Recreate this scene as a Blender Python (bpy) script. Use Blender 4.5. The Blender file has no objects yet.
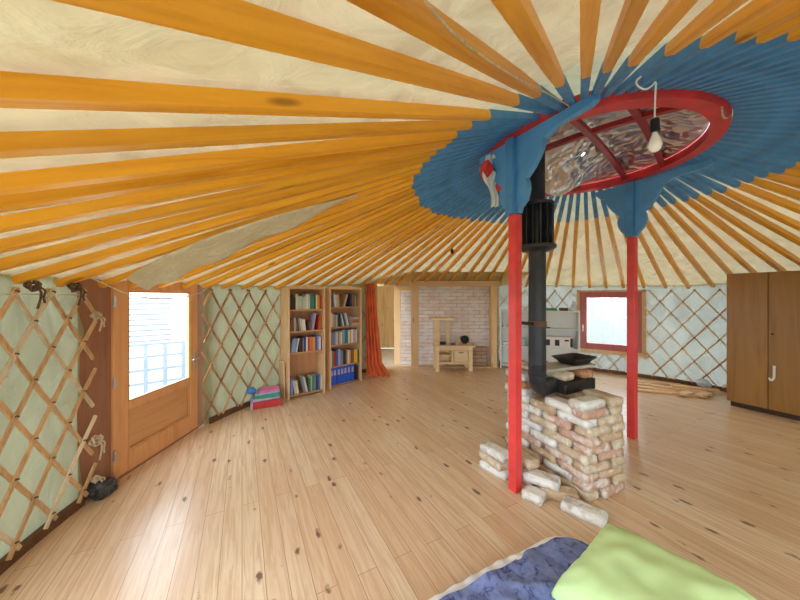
import bpy, bmesh, math, random
from mathutils import Vector, Matrix, noise
SC = bpy.context.scene
COL = SC.collection
PI = math.pi
R_ = random.Random(7)

# ------------------------------------------------------------------ view
SC.view_settings.view_transform = 'Standard'
SC.view_settings.look = 'None'
SC.view_settings.gamma = 1
SC.view_settings.use_curve_mapping = False
SC.view_settings.exposure = 1.08
EYE = 1.6
cd = bpy.data.cameras.new('camera'); cam = bpy.data.objects.new('camera', cd); COL.objects.link(cam)
cam.location = (0, 0, EYE); cam.rotation_euler = (PI / 2, 0, 0)
cd.sensor_width = 36; cd.lens = 13.5; cd.shift_y = -0.00375; cd.clip_start = .05
SC.camera = cam

# ------------------------------------------------------------------ materials
def lin(c):
    return tuple(((v / 12.92) if v <= .04045 else ((v + .055) / 1.055) ** 2.4) for v in c)
def rgb(r, g, b):
    return lin((r / 255, g / 255, b / 255)) + (1,)
class NT:
    def __init__(s, name):
        s.m = bpy.data.materials.new(name); s.m.use_nodes = True
        s.t = s.m.node_tree; s.t.nodes.clear()
        s.out = s.n('ShaderNodeOutputMaterial')
    def n(s, kind, **kw):
        nd = s.t.nodes.new(kind)
        for k, v in kw.items(): setattr(nd, k, v)
        return nd
    def l(s, a, b): s.t.links.new(a, b)
    def mix(s, fac, a, b, mode='MIX'):
        nd = s.n('ShaderNodeMix', data_type='RGBA', blend_type=mode)
        for sock, v in ((nd.inputs[0], fac), (nd.inputs[6], a), (nd.inputs[7], b)):
            if hasattr(v, 'links'): s.l(v, sock)
            else: sock.default_value = v
        return nd.outputs[2]
    def ramp(s, fac, *stops):
        nd = s.n('ShaderNodeValToRGB'); e = nd.color_ramp.elements
        while len(e) < len(stops): e.new(.5)
        for el, (p, c) in zip(e, stops):
            el.position = p; el.color = c if isinstance(c, tuple) else (c, c, c, 1)
        s.l(fac, nd.inputs[0]); return nd.outputs[0]
    def coords(s, scale=(1, 1, 1), rot=(0, 0, 0), src='Object'):
        tc = s.n('ShaderNodeTexCoord'); mp = s.n('ShaderNodeMapping')
        mp.inputs['Scale'].default_value = scale; mp.inputs['Rotation'].default_value = rot
        s.l(tc.outputs[src], mp.inputs[0]); return mp.outputs[0]
    def noise(s, vec, scale, detail=3, rough=.55, dist=0):
        nd = s.n('ShaderNodeTexNoise'); nd.inputs['Scale'].default_value = scale
        nd.inputs['Detail'].default_value = detail; nd.inputs['Roughness'].default_value = rough
        nd.inputs['Distortion'].default_value = dist
        s.l(vec, nd.inputs['Vector']); return nd.outputs[0]
    def bump(s, h, strength=.3, dist=.01):
        nd = s.n('ShaderNodeBump'); nd.inputs['Strength'].default_value = strength
        nd.inputs['Distance'].default_value = dist; s.l(h, nd.inputs['Height']); return nd.outputs[0]
    def principled(s, color, rough=.6, metal=0, normal=None, spec=.5, coat=0):
        p = s.n('ShaderNodeBsdfPrincipled')
        if hasattr(color, 'links'): s.l(color, p.inputs['Base Color'])
        else: p.inputs['Base Color'].default_value = color
        p.inputs['Roughness'].default_value = rough; p.inputs['Metallic'].default_value = metal
        p.inputs['Specular IOR Level'].default_value = spec
        p.inputs['Coat Weight'].default_value = coat
        if normal: s.l(normal, p.inputs['Normal'])
        s.l(p.outputs[0], s.out.inputs[0]); return p

def plain(name, c, rough=.6, metal=0, var=.08, scale=12, bump=0, spec=.5):
    t = NT(name); v = t.coords()
    n = t.noise(v, scale)
    dark = tuple(x * (1 - var * 1.6) for x in c[:3]) + (1,); lite = tuple(min(1, x * (1 + var)) for x in c[:3]) + (1,)
    col = t.ramp(n, (.3, dark), (.7, lite))
    t.principled(col, rough, metal, t.bump(t.noise(v, scale * 4), bump, .005) if bump else None, spec)
    return t.m

def wood(name, c, dark, axis='X', rough=.5, grain=1.0, knots=True, spec=.4, coat=0):
    t = NT(name)
    st = {'X': (.7, 9, 9), 'Y': (9, .7, 9), 'Z': (9, 9, .7)}[axis]
    v = t.coords(st)
    oi = t.n('ShaderNodeObjectInfo')
    add = t.n('ShaderNodeVectorMath', operation='ADD'); t.l(v, add.inputs[0])
    cmb = t.n('ShaderNodeCombineXYZ'); mul = t.n('ShaderNodeMath', operation='MULTIPLY'); mul.inputs[1].default_value = 37
    t.l(oi.outputs['Random'], mul.inputs[0])
    for i in range(3): t.l(mul.outputs[0], cmb.inputs[i])
    t.l(cmb.outputs[0], add.inputs[1]); v = add.outputs[0]
    g = t.noise(v, 2.2 * grain, 5, .6, .8); big = t.noise(v, .6 * grain, 2)
    mid = tuple((a * .6 + b * .4) for a, b in zip(c, dark))
    col = t.ramp(g, (.28, dark), (.45, mid), (.62, c))
    col = t.mix(t.ramp(big, (.35, .0), (.7, .35)), col, tuple(min(1, x * 1.12) for x in c[:3]) + (1,))
    hs = t.n('ShaderNodeHueSaturation'); mr = t.n('ShaderNodeMapRange')
    mr.inputs['To Min'].default_value = .88; mr.inputs['To Max'].default_value = 1.12
    t.l(oi.outputs['Random'], mr.inputs[0]); t.l(mr.outputs[0], hs.inputs['Value']); t.l(col, hs.inputs['Color']); col = hs.outputs[0]
    if knots:
        kv = t.coords({'X': (1.6, 7, 7), 'Y': (7, 1.6, 7), 'Z': (7, 7, 1.6)}[axis])
        a2 = t.n('ShaderNodeVectorMath', operation='ADD'); t.l(kv, a2.inputs[0]); t.l(cmb.outputs[0], a2.inputs[1])
        vo = t.n('ShaderNodeTexVoronoi'); vo.inputs['Scale'].default_value = 1.0; t.l(a2.outputs[0], vo.inputs['Vector'])
        k = t.ramp(vo.outputs['Distance'], (.06, 1.0), (.13, 0.0))
        kd = tuple(x * .35 for x in dark[:3]) + (1,)
        mm = t.n('ShaderNodeMath', operation='MULTIPLY'); mm.inputs[1].default_value = .7; t.l(k, mm.inputs[0])
        col = t.mix(mm.outputs[0], col, kd)
    t.principled(col, rough, 0, t.bump(g, .15, .003), spec, coat)
    return t.m

M = {}
# membrane: cream cloth that lets daylight glow through
def cloth(name, c, trans, tcol, wr=5, sheen=False, bump=1.0):
    t = NT(name); v = t.coords()
    n = t.noise(v, 1.1, 4); n2 = t.noise(t.coords((1, 1, .5)), wr, 4, .6, 1.2)
    col = t.ramp(n, (.3, tuple(x * .82 for x in c[:3]) + (1,)), (.7, c))
    d = t.n('ShaderNodeBsdfDiffuse'); tr = t.n('ShaderNodeBsdfTranslucent'); mx = t.n('ShaderNodeMixShader')
    b = t.bump(n2, bump, .03)
    t.l(col, d.inputs[0]); t.l(b, d.inputs['Normal'])
    tcd = t.ramp(n2, (.3, tuple(x * .62 for x in tcol[:3]) + (1,)), (.65, tcol))
    t.l(tcd, tr.inputs[0]); t.l(b, tr.inputs['Normal'])
    mx.inputs[0].default_value = trans
    t.l(d.outputs[0], mx.inputs[1]); t.l(tr.outputs[0], mx.inputs[2]); t.l(mx.outputs[0], t.out.inputs[0])
    return t.m
M['roof_cloth'] = cloth('roof_cloth', rgb(214, 189, 128), .06, rgb(240, 228, 186))
M['wall_cloth'] = cloth('wall_cloth', rgb(180, 178, 136), .065, rgb(222, 224, 190), 4)
M['wall_cloth_daylit'] = cloth('wall_cloth_daylit', rgb(196, 202, 192), .08, rgb(226, 232, 226), 4)  # same wall cloth, with cooler daylight put into its colour
M['flap_cloth'] = cloth('flap_cloth', rgb(252, 246, 222), .34, rgb(250, 244, 216), 9)
M['rafter'] = wood('rafter_wood', rgb(238, 172, 46), rgb(208, 134, 22), 'X', .38, 1.0, True, .45)
M['blue'] = plain('blue_paint', rgb(78, 142, 198), .5, 0, .14, 6, .1)
M['bracket_blue'] = plain('bracket_blue_paint', rgb(92, 158, 214), .5, 0, .08, 5, .05)
M['red'] = plain('red_paint', rgb(234, 70, 68), .4, 0, .08, 8, .05)
M['ring_red'] = plain('ring_red_paint', rgb(206, 48, 50), .45, 0, .12, 8, .05)
M['bar_red'] = plain('bar_red_paint', rgb(150, 32, 34), .45, 0, .12, 8)
M['lath'] = wood('lath_wood', rgb(222, 184, 138), rgb(182, 138, 96), 'Z', .6, 1.0, False)
M['lath_dark'] = wood('old_lath_wood', rgb(190, 150, 112), rgb(134, 98, 70), 'Z', .65, 1.0, False)
M['lath_pale'] = wood('pale_lath_wood', rgb(232, 218, 190), rgb(204, 184, 150), 'Z', .6, 1.0, False)
M['door_wood'] = wood('door_wood', rgb(224, 166, 112), rgb(202, 140, 88), 'Z', .42, .8, False)
M['door_panel'] = wood('door_panel_wood', rgb(230, 174, 116), rgb(212, 152, 98), 'Y', .42, .8, False)
M['jamb'] = wood('jamb_wood', rgb(172, 122, 92), rgb(140, 94, 70), 'Z', .55, 1, False)
M['base_wood'] = wood('base_wood', rgb(120, 82, 54), rgb(80, 52, 34), 'X', .6, 1, False)
M['case_wood'] = wood('case_wood', rgb(236, 200, 156), rgb(214, 170, 122), 'Z', .5, .8, True)
M['case_back'] = wood('case_back_wood', rgb(206, 154, 110), rgb(180, 126, 84), 'Z', .5, .6, False)
M['shelf_wood'] = wood('shelf_wood', rgb(206, 156, 106), rgb(170, 118, 74), 'X', .5, .8, False)
M['post_wood'] = wood('post_wood', rgb(236, 200, 152), rgb(212, 168, 118), 'Z', .55, .8, True)
M['beam_wood'] = wood('beam_wood', rgb(236, 200, 152), rgb(212, 168, 118), 'X', .55, .8, True)
M['bench_wood'] = wood('bench_wood', rgb(246, 220, 176), rgb(228, 192, 142), 'X', .5, .8, False)
M['plank_wall'] = wood('plank_wall', rgb(230, 196, 146), rgb(198, 156, 104), 'Z', .6, .6, True)
M['sash'] = wood('sash_wood', rgb(184, 104, 98), rgb(160, 80, 76), 'Z', .45, .8, False)
M['wardrobe'] = wood('wardrobe_wood', rgb(164, 120, 56), rgb(136, 92, 36), 'Z', .32, .5, False, .5)
M['plank'] = wood('plank_wood', rgb(230, 186, 138), rgb(200, 150, 104), 'X', .6, 1, False)
M['plank_pale'] = wood('pale_plank_wood', rgb(240, 208, 166), rgb(216, 178, 132), 'X', .6, 1, False)
M['pipe'] = plain('black_pipe', rgb(58, 60, 66), .45, .35, .15, 6, .05)
M['iron'] = plain('dark_iron', rgb(46, 42, 42), .5, .4, .25, 9, .2)
M['black'] = plain('black_plastic', rgb(22, 22, 24), .4)
M['steel'] = plain('steel', rgb(190, 192, 196), .3, .9, .05)
M['white'] = plain('white_plastic', rgb(238, 238, 236), .4, 0, .03)
M['shelf_white'] = plain('shelf_white', rgb(236, 240, 236), .5, 0, .04, 3)
M['rope'] = plain('rope', rgb(212, 196, 166), .9, 0, .2, 40, .5)
M['tie'] = plain('tie_leather', rgb(110, 84, 64), .9, 0, .2, 40, .3)
M['string'] = plain('string', rgb(226, 216, 196), .8, 0, .1, 40)
M['curtain'] = plain('curtain_cloth', rgb(240, 124, 76), .85, 0, .15, 5, .15)
M['foil'] = None
M['pillow'] = plain('pillow_cloth', rgb(212, 242, 172), .9, 0, .05, 4, .15)
M['sheet'] = plain('sheet_cloth', rgb(246, 247, 252), .9, 0, .08, 9, .3)
M['slab'] = plain('slab_board', rgb(196, 188, 174), .8, 0, .12, 7, .2)

t = NT('crinkled_foil'); v = t.coords((1, 1, .6)); dn = t.n('ShaderNodeTexNoise'); dn.inputs['Scale'].default_value = 2.5; t.l(v, dn.inputs['Vector'])
ve = t.n('ShaderNodeVectorMath', operation='MULTIPLY_ADD'); ve.inputs[1].default_value = (.5, .5, .5); t.l(dn.outputs['Color'], ve.inputs[0]); t.l(v, ve.inputs[2])
vo = t.n('ShaderNodeTexVoronoi', feature='F1'); vo.inputs['Scale'].default_value = 11; t.l(ve.outputs[0], vo.inputs['Vector'])
n1 = t.noise(v, 3.2, 2, .5, 1.2)
ad = t.n('ShaderNodeMath', operation='MULTIPLY_ADD'); ad.inputs[1].default_value = 1.6; t.l(n1, ad.inputs[0]); t.l(vo.outputs['Distance'], ad.inputs[2])
t.principled(rgb(226, 226, 232), .33, 1.0, t.bump(ad.outputs[0], .75, .06)); M['foil'] = t.m

t = NT('window_glass')
tr = t.n('ShaderNodeBsdfTransparent'); gl = t.n('ShaderNodeBsdfGlossy'); gl.inputs['Roughness'].default_value = .02
mx = t.n('ShaderNodeMixShader'); mx.inputs[0].default_value = .06
t.l(tr.outputs[0], mx.inputs[1]); t.l(gl.outputs[0], mx.inputs[2]); t.l(mx.outputs[0], t.out.inputs[0]); M['glass'] = t.m

# lamp bulb: frosted, switched off
M['bulb'] = plain('bulb_glass', rgb(252, 252, 252), .15, 0, .02)

# blue patterned throw
t = NT('blue_throw'); v = t.coords()
n = t.noise(v, 17, 4, .65, 1.2); n2 = t.noise(v, 70, 2)
col = t.ramp(n, (.36, rgb(64, 76, 128)), (.46, rgb(116, 130, 186)), (.7, rgb(142, 156, 206)))
t.principled(col, .9, 0, t.bump(n2, .4, .004)); M['throw'] = t.m

# floor boards
PLANK = math.atan2(.885, -.466)          # direction the boards run in
t = NT('pine_boards')
v = t.coords((1, 1, 1), (0, 0, -PLANK))
br = t.n('ShaderNodeTexBrick'); br.offset = .37; br.offset_frequency = 2; br.squash = 1
br.inputs['Scale'].default_value = 1; br.inputs['Brick Width'].default_value = 2.6; br.inputs['Row Height'].default_value = .118
br.inputs['Mortar Size'].default_value = .0018; br.inputs['Mortar Smooth'].default_value = .3; br.inputs['Bias'].default_value = -.1
br.inputs['Color1'].default_value = rgb(240, 216, 186); br.inputs['Color2'].default_value = rgb(228, 194, 158); br.inputs['Mortar'].default_value = rgb(150, 108, 74)
t.l(v, br.inputs['Vector'])
def scaled(t, v, s):
    mp = t.n('ShaderNodeMapping'); mp.inputs['Scale'].default_value = s; t.l(v, mp.inputs[0]); return mp.outputs[0]
g = t.noise(scaled(t, v, (1.4, 26, 1)), 1.6, 5, .6, .9)
col = t.mix(t.ramp(g, (.38, .6), (.58, 0.0)), br.outputs['Color'], rgb(206, 162, 120))
big = t.noise(v, .9, 2)
col = t.mix(t.ramp(big, (.35, .25), (.65, 0.0)), col, rgb(216, 172, 130))
kv = scaled(t, v, (3.4, 8.5, 1)); kn = t.noise(v, 22, 4)
vo = t.n('ShaderNodeTexVoronoi'); vo.inputs['Scale'].default_value = 1; t.l(kv, vo.inputs['Vector'])
sm = t.n('ShaderNodeMath', operation='MULTIPLY_ADD'); sm.inputs[1].default_value = .30; t.l(kn, sm.inputs[0]); t.l(vo.outputs['Distance'], sm.inputs[2])
sep = t.n('ShaderNodeSeparateColor'); t.l(vo.outputs['Color'], sep.inputs[0])
pick = t.ramp(sep.outputs[0], (.22, 0.0), (.26, 1.0))
kk = t.n('ShaderNodeMath', operation='MULTIPLY'); t.l(t.ramp(sm.outputs[0], (.235, .85), (.315, 0.0)), kk.inputs[0]); t.l(pick, kk.inputs[1])
col = t.mix(kk.outputs[0], col, rgb(92, 52, 34))
t.principled(col, .30, 0, t.bump(br.outputs['Fac'], -.25, .002), .5); M['floor'] = t.m

# old lime-washed brick wall
def brickmat(name, axis_rot=(PI / 2, 0, 0)):
    t = NT(name); v = t.coords((1, 1, 1), axis_rot)
    br = t.n('ShaderNodeTexBrick'); br.inputs['Scale'].default_value = 1; br.inputs['Brick Width'].default_value = .27; br.inputs['Row Height'].default_value = .085
    br.inputs['Mortar Size'].default_value = .011; br.inputs['Mortar Smooth'].default_value = .4
    br.inputs['Color1'].default_value = rgb(248, 242, 238); br.inputs['Color2'].default_value = rgb(236, 216, 206); br.inputs['Mortar'].default_value = rgb(206, 190, 180)
    t.l(v, br.inputs['Vector'])
    n = t.noise(v, 6, 4); col = t.mix(t.ramp(n, (.45, 0.0), (.62, .7)), br.outputs['Color'], rgb(242, 240, 238))
    n3 = t.noise(v, 3.1, 3); col = t.mix(t.ramp(n3, (.52, 0.0), (.7, .45)), col, rgb(208, 178, 162))
    t.principled(col, .9, 0, t.bump(br.outputs['Fac'], -.9, .02)); return t.m
M['brick_wall'] = brickmat('brick_wall')
t = NT('brown_brick_ledge'); v = t.coords((1, 1, 1), (PI / 2, 0, 0))
br = t.n('ShaderNodeTexBrick'); br.inputs['Scale'].default_value = 1; br.inputs['Brick Width'].default_value = .27; br.inputs['Row Height'].default_value = .085
br.inputs['Mortar Size'].default_value = .01
br.inputs['Color1'].default_value = rgb(208, 182, 156); br.inputs['Color2'].default_value = rgb(190, 158, 130); br.inputs['Mortar'].default_value = rgb(150, 126, 106)
t.l(v, br.inputs['Vector']); t.principled(br.outputs['Color'], .9, 0, t.bump(br.outputs['Fac'], -.8, .02)); M['ledge'] = t.m

def stone(name, base, lime, amt):
    t = NT(name); v = t.coords(); oi = t.n('ShaderNodeObjectInfo')
    add = t.n('ShaderNodeVectorMath', operation='ADD'); t.l(v, add.inputs[0])
    cmb = t.n('ShaderNodeCombineXYZ'); mul = t.n('ShaderNodeMath', operation='MULTIPLY'); mul.inputs[1].default_value = 50
    t.l(oi.outputs['Random'], mul.inputs[0])
    for i in range(3): t.l(mul.outputs[0], cmb.inputs[i])
    t.l(cmb.outputs[0], add.inputs[1]); v = add.outputs[0]
    n = t.noise(v, 9, 4, .65, .6); n2 = t.noise(v, 40, 3)
    col = t.ramp(n2, (.3, tuple(x * .8 for x in base[:3]) + (1,)), (.7, base))
    col = t.mix(t.ramp(n, (amt - .06, 1.0), (amt + .08, 0.0)), col, lime)
    t.principled(col, .92, 0, t.bump(n2, .5, .006)); return t.m
BRK = {
    'white limewashed': stone('brick_white', rgb(216, 204, 190), rgb(240, 238, 232), .54),
    'cream': stone('brick_cream', rgb(218, 196, 164), rgb(232, 222, 204), .44),
    'tan': stone('brick_tan', rgb(214, 184, 148), rgb(232, 218, 198), .42),
    'pinkish': stone('brick_pink', rgb(214, 172, 148), rgb(234, 222, 210), .46),
    'orange-brown': stone('brick_orange', rgb(204, 146, 104), rgb(224, 200, 174), .38),
    'pale grey': stone('brick_grey', rgb(192, 188, 182), rgb(226, 228, 228), .5),
}

# ------------------------------------------------------------------ mesh helpers
class MB:
    """collects shapes into one mesh"""
    def __init__(s): s.bm = bmesh.new()
    def box(s, c, d, rot=None, bev=0, seg=1):
        r = bmesh.ops.create_cube(s.bm, size=1)
        vs = r['verts']; bmesh.ops.scale(s.bm, vec=d, verts=vs)
        if bev:
            es = list({e for v in vs for e in v.link_edges})
            b = bmesh.ops.bevel(s.bm, geom=es, offset=min(bev, min(d) * .45), segments=seg, affect='EDGES', profile=.5)
            vs = list({v for f in b['faces'] for v in f.verts} | {v for v in vs if v.is_valid})
        m = Matrix.Translation(Vector(c))
        if rot is not None: m = m @ (rot if isinstance(rot, Matrix) else Matrix.Rotation(rot, 4, 'Z'))
        bmesh.ops.transform(s.bm, matrix=m, verts=vs); return s
    def span(s, a, b, bev=0, seg=1):
        a, b = Vector(a), Vector(b); return s.box((a + b) / 2, [abs(x) for x in (b - a)], None, bev, seg)
    def cyl(s, p0, p1, r0, r1=None, n=20, caps=True):
        p0, p1 = Vector(p0), Vector(p1); r1 = r0 if r1 is None else r1
        q = (p1 - p0).to_track_quat('Z', 'Y'); ra, rb = [], []
        for i in range(n):
            a = 2 * PI * i / n; d = q @ Vector((math.cos(a), math.sin(a), 0))
            ra.append(s.bm.verts.new(p0 + d * r0)); rb.append(s.bm.verts.new(p1 + d * r1))
        for i in range(n): s.bm.faces.new((ra[i], ra[(i + 1) % n], rb[(i + 1) % n], rb[i]))
        if caps: s.bm.faces.new(ra[::-1]); s.bm.faces.new(rb)
        return s
    def tube(s, pts, r, n=8, caps=True):
        pts = [Vector(p) for p in pts]; rings = []; up = Vector((.12, .31, .94))
        for i, p in enumerate(pts):
            d = (pts[min(i + 1, len(pts) - 1)] - pts[max(i - 1, 0)]).normalized()
            x = d.cross(up)
            if x.length < .1: x = d.cross(Vector((1, 0, 0)))
            x.normalize(); y = d.cross(x)
            rr = r[i] if isinstance(r, (list, tuple)) else r
            rings.append([s.bm.verts.new(p + (x * math.cos(2 * PI * k / n) + y * math.sin(2 * PI * k / n)) * rr) for k in range(n)])
        for a, b in zip(rings, rings[1:]):
            for k in range(n): s.bm.faces.new((a[k], a[(k + 1) % n], b[(k + 1) % n], b[k]))
        if caps: s.bm.faces.new(rings[0][::-1]); s.bm.faces.new(rings[-1])
        return s
    def bar(s, pts, ups, w, h):
        """rectangular bar along a path; w across, h along up; both may be lists"""
        pts = [Vector(p) for p in pts]; rings = []
        for i, p in enumerate(pts):
            d = (pts[min(i + 1, len(pts) - 1)] - pts[max(i - 1, 0)]).normalized()
            u = Vector(ups[i] if isinstance(ups, list) else ups); x = d.cross(u).normalized(); u = x.cross(d).normalized()
            ww = (w[i] if isinstance(w, list) else w) / 2; hh = (h[i] if isinstance(h, list) else h) / 2
            rings.append([s.bm.verts.new(p + x * a * ww + u * b * hh) for a, b in ((-1, -1), (1, -1), (1, 1), (-1, 1))])
        for a, b in zip(rings, rings[1:]):
            for k in range(4): s.bm.faces.new((a[k], a[(k + 1) % 4], b[(k + 1) % 4], b[k]))
        s.bm.faces.new(rings[0][::-1]); s.bm.faces.new(rings[-1]); return s
    def lathe(s, prof, n=24, c=(0, 0, 0), m=None):
        rings = []; mm = Matrix.Translation(Vector(c)) @ (m or Matrix())
        for r, z in prof:
            rings.append([s.bm.verts.new(mm @ Vector((r * math.cos(2 * PI * k / n), r * math.sin(2 * PI * k / n), z))) for k in range(n)])
        for a, b in zip(rings, rings[1:]):
            for k in range(n): s.bm.faces.new((a[k], a[(k + 1) % n], b[(k + 1) % n], b[k]))
        if prof[0][0] > 1e-4: s.bm.faces.new(rings[0][::-1])
        if prof[-1][0] > 1e-4: s.bm.faces.new(rings[-1])
        bmesh.ops.remove_doubles(s.bm, verts=[v for r in rings for v in r], dist=1e-6); return s
    def prism(s, poly, thick, m):
        """polygon in local xz extruded along y by thick, centred"""
        a = [s.bm.verts.new(m @ Vector((x, -thick / 2, z))) for x, z in poly]
        b = [s.bm.verts.new(m @ Vector((x, thick / 2, z))) for x, z in poly]
        s.bm.faces.new(a); s.bm.faces.new(b[::-1])
        for i in range(len(poly)):
            j = (i + 1) % len(poly); s.bm.faces.new((a[j], a[i], b[i], b[j]))
        return s
    def grid(s, f, nu, nv, closed=False):
        g = [[s.bm.verts.new(f(i / nu, j / nv)) for j in range(nv + 1)] for i in range(nu + 1)]
        for i in range(nu):
            for j in range(nv): s.bm.faces.new((g[i][j], g[i + 1][j], g[i + 1][j + 1], g[i][j + 1]))
        return s
    def build(s, name, mat, parent=None, smooth=False, origin=None, loc=None, rot=None, thick=0, recalc=True):
        if recalc: bmesh.ops.recalc_face_normals(s.bm, faces=s.bm.faces)
        me = bpy.data.meshes.new(name)
        if origin is not None:
            bmesh.ops.translate(s.bm, verts=s.bm.verts, vec=-Vector(origin))
        s.bm.to_mesh(me); s.bm.free()
        me.materials.append(mat)
        o = bpy.data.objects.new(name, me); COL.objects.link(o)
        if origin is not None: o.location = origin
        if loc is not None: o.location = loc
        if rot is not None: o.rotation_euler = rot
        if parent: o.parent = parent
        if smooth:
            for p in me.polygons: p.use_smooth = True
            if smooth == 'auto': me.set_sharp_from_angle(angle=math.radians(38))
        if thick:
            md = o.modifiers.new('thickness', 'SOLIDIFY'); md.thickness = thick; md.offset = 0
        return o

def tag(o, label=None, cat=None, group=None, kind=None):
    if label: o['label'] = label
    if cat: o['category'] = cat
    if group: o['group'] = group
    if kind: o['kind'] = kind
    return o
def thing(name, label, cat, loc=(0, 0, 0), rz=0, group=None):
    o = bpy.data.objects.new(name, None); COL.objects.link(o); o.empty_display_size = .1
    o.location = loc; o.rotation_euler = (0, 0, rz); return tag(o, label, cat, group)
def struct(o): return tag(o, kind='structure')
ORD = 'first second third fourth fifth sixth seventh eighth ninth tenth eleventh twelfth thirteenth fourteenth fifteenth sixteenth seventeenth eighteenth nineteenth twentieth'.split()
def nth(i): return ORD[i]

# ------------------------------------------------------------------ the round tent
CX, CY, RW = 1.79, 2.93, 4.32
RING_R, RING_Z = .95, 2.98
EAVE = [(-180, 1.70), (-172, 1.70), (-160, 1.70), (-140, 1.76), (-60, 1.80), (0, 1.86), (15, 1.86), (36, 1.78), (60, 1.82), (88, 1.89), (115, 1.89), (133, 1.82), (150, 1.74), (172, 1.72), (180, 1.70)]
def eave(ph):
    while ph > 180: ph -= 360
    while ph < -180: ph += 360
    for (a, za), (b, zb) in zip(EAVE, EAVE[1:]):
        if a <= ph <= b: return za + (zb - za) * (ph - a) / (b - a)
def polar(r, ph, z=0): return Vector((CX + r * math.cos(math.radians(ph)), CY + r * math.sin(math.radians(ph)), z))
def roof(r, ph):
    """centre line of the rafters"""
    return RING_Z + (eave(ph) - RING_Z) * (r - RING_R) / (4.29 - RING_R)

def arc(a0, a1, z0, z1, r=RW, step=1.5, nz=8, wob=.012):
    b = MB(); n = max(2, int(abs(a1 - a0) / step))
    def f(u, v):
        ph = a0 + (a1 - a0) * u
        zt = z1(ph) if callable(z1) else z1
        z = z0 + (zt - z0) * v
        p = polar(r, ph, z); k = noise.noise(p * 3.1) * wob + noise.noise(p * 9) * wob * .4
        return p + Vector((math.cos(math.radians(ph)), math.sin(math.radians(ph)), 0)) * k
    b.grid(f, n, nz); return b
top = lambda ph: eave(ph) + .06
DOOR0, DOOR1 = 169.0, 187.4       # phi of the door's far and near side
OP0, OP1 = 85.6, 122.0            # the opening at the back
WN0, WN1 = 45.4, 59.6             # the window
struct(arc(DOOR1, 206, 0, top).build('wall_left', M['wall_cloth'], smooth=True, recalc=False))
struct(arc(OP1, DOOR0, 0, top).build('wall_back', M['wall_cloth'], smooth=True, recalc=False))
b = arc(WN1, OP0, 0, top); struct(b.build('wall_far', M['wall_cloth_daylit'], smooth=True, recalc=False))
struct(arc(WN0, WN1, 0, .50).build('wall_under_window', M['wall_cloth_daylit'], smooth=True, recalc=False))
struct(arc(WN0, WN1, 1.70, top, nz=3).build('wall_over_window', M['wall_cloth_daylit'], smooth=True, recalc=False))
struct(arc(-30, WN0, 0, top).build('wall_right', M['wall_cloth_daylit'], smooth=True, recalc=False))
struct(arc(-70, -30, 0, top).build('wall_front', M['wall_cloth'], smooth=True, recalc=False))
struct(arc(243, 266, 0, top).build('wall_rear', M['wall_cloth'], smooth=True, recalc=False))
for nm, a0_, a1_ in (('wall_rear_left', 206, 243), ('wall_rear_right', 266, 290)):
    struct(arc(a0_, a1_, 0, .30, nz=3).build(nm, M['wall_cloth'], smooth=True, recalc=False))
    struct(arc(a0_, a1_, 1.68, top, nz=2).build(nm + '_top', M['wall_cloth'], smooth=True, recalc=False))
REAR = []
def rear_fill_window(name, a0_, a1_):  # unseen windows behind the camera, added to bring in more daylight
    A, B = polar(RW * .995, a0_), polar(RW * .995, a1_); d = B - A; L = d.length; n_ = 3
    w_ = thing(name, None, None, A, math.atan2(d.y, d.x)); struct(w_)
    b = MB()
    for i in range(n_ + 1):
        x = L * i / n_; b.span((x - .035, -.05, .28), (x + .035, .03, 1.72))
    b.span((0, -.05, .28), (L, .03, .35)); b.span((0, -.05, 1.65), (L, .03, 1.72)); b.build('window_frame', M['post_wood'], w_)
    MB().span((.03, -.012, .35), (L - .03, -.006, 1.65)).build('pane', M['glass'], w_)
    REAR.append(((A + B) / 2 + Vector((0, 0, 1.0)), L, 1.3))
rear_fill_window('fill_window_2', 206, 224); rear_fill_window('fill_window_3', 225, 243); rear_fill_window('fill_window_4', 266, 290)
struct(arc(DOOR0, DOOR1, 1.78, top, nz=2, wob=0).build('wall_over_door', M['wall_cloth'], smooth=True, recalc=False))
struct(arc(OP0, OP1, 1.90, lambda p: 1.97, nz=2, wob=0).build('wall_over_opening', M['wall_cloth'], smooth=True, recalc=False))

# roof cloth, lies on the rafters
b = MB(); NR = 86; PH0 = 220.5 - 52 * 360 / NR
def fr(u, v):
    ph = 360 * u; r = .93 + (RW + .03 - .93) * v
    z = roof(r, ph) + .042 * (1.0) + .012
    k = (ph - PH0) / (360 / NR); sag = math.cos(2 * PI * k)
    z += (sag - 1) * .009 * min(1, v * 1.5) + noise.noise(Vector((math.cos(math.radians(ph)) * r * 2.2, math.sin(math.radians(ph)) * r * 2.2, 3))) * .008
    return polar(r, ph, z)
b.grid(fr, NR * 4, 14); struct(b.build('ceiling', M['roof_cloth'], smooth=True, recalc=False))

# floor
b = MB(); b.cyl((CX, CY, -.06), (CX, CY, 0), 4.5, n=90)
fl = b.build('floor', M['floor'])
struct(fl)

def baseboard(name, a0, a1):
    n = max(2, int(abs(a1 - a0) / 2)); pts = [polar(4.275, a0 + (a1 - a0) * i / n, .035) for i in range(n + 1)]
    struct(MB().bar(pts, (0, 0, 1), .03, .07).build(name, M['base_wood']))
baseboard('baseboard_left', DOOR1 + 1, 236); baseboard('baseboard_back', OP1 + 1, DOOR0 - .6)
baseboard('baseboard_right', -30, OP0 - .6); baseboard('baseboard_front', -125, -30)

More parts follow.
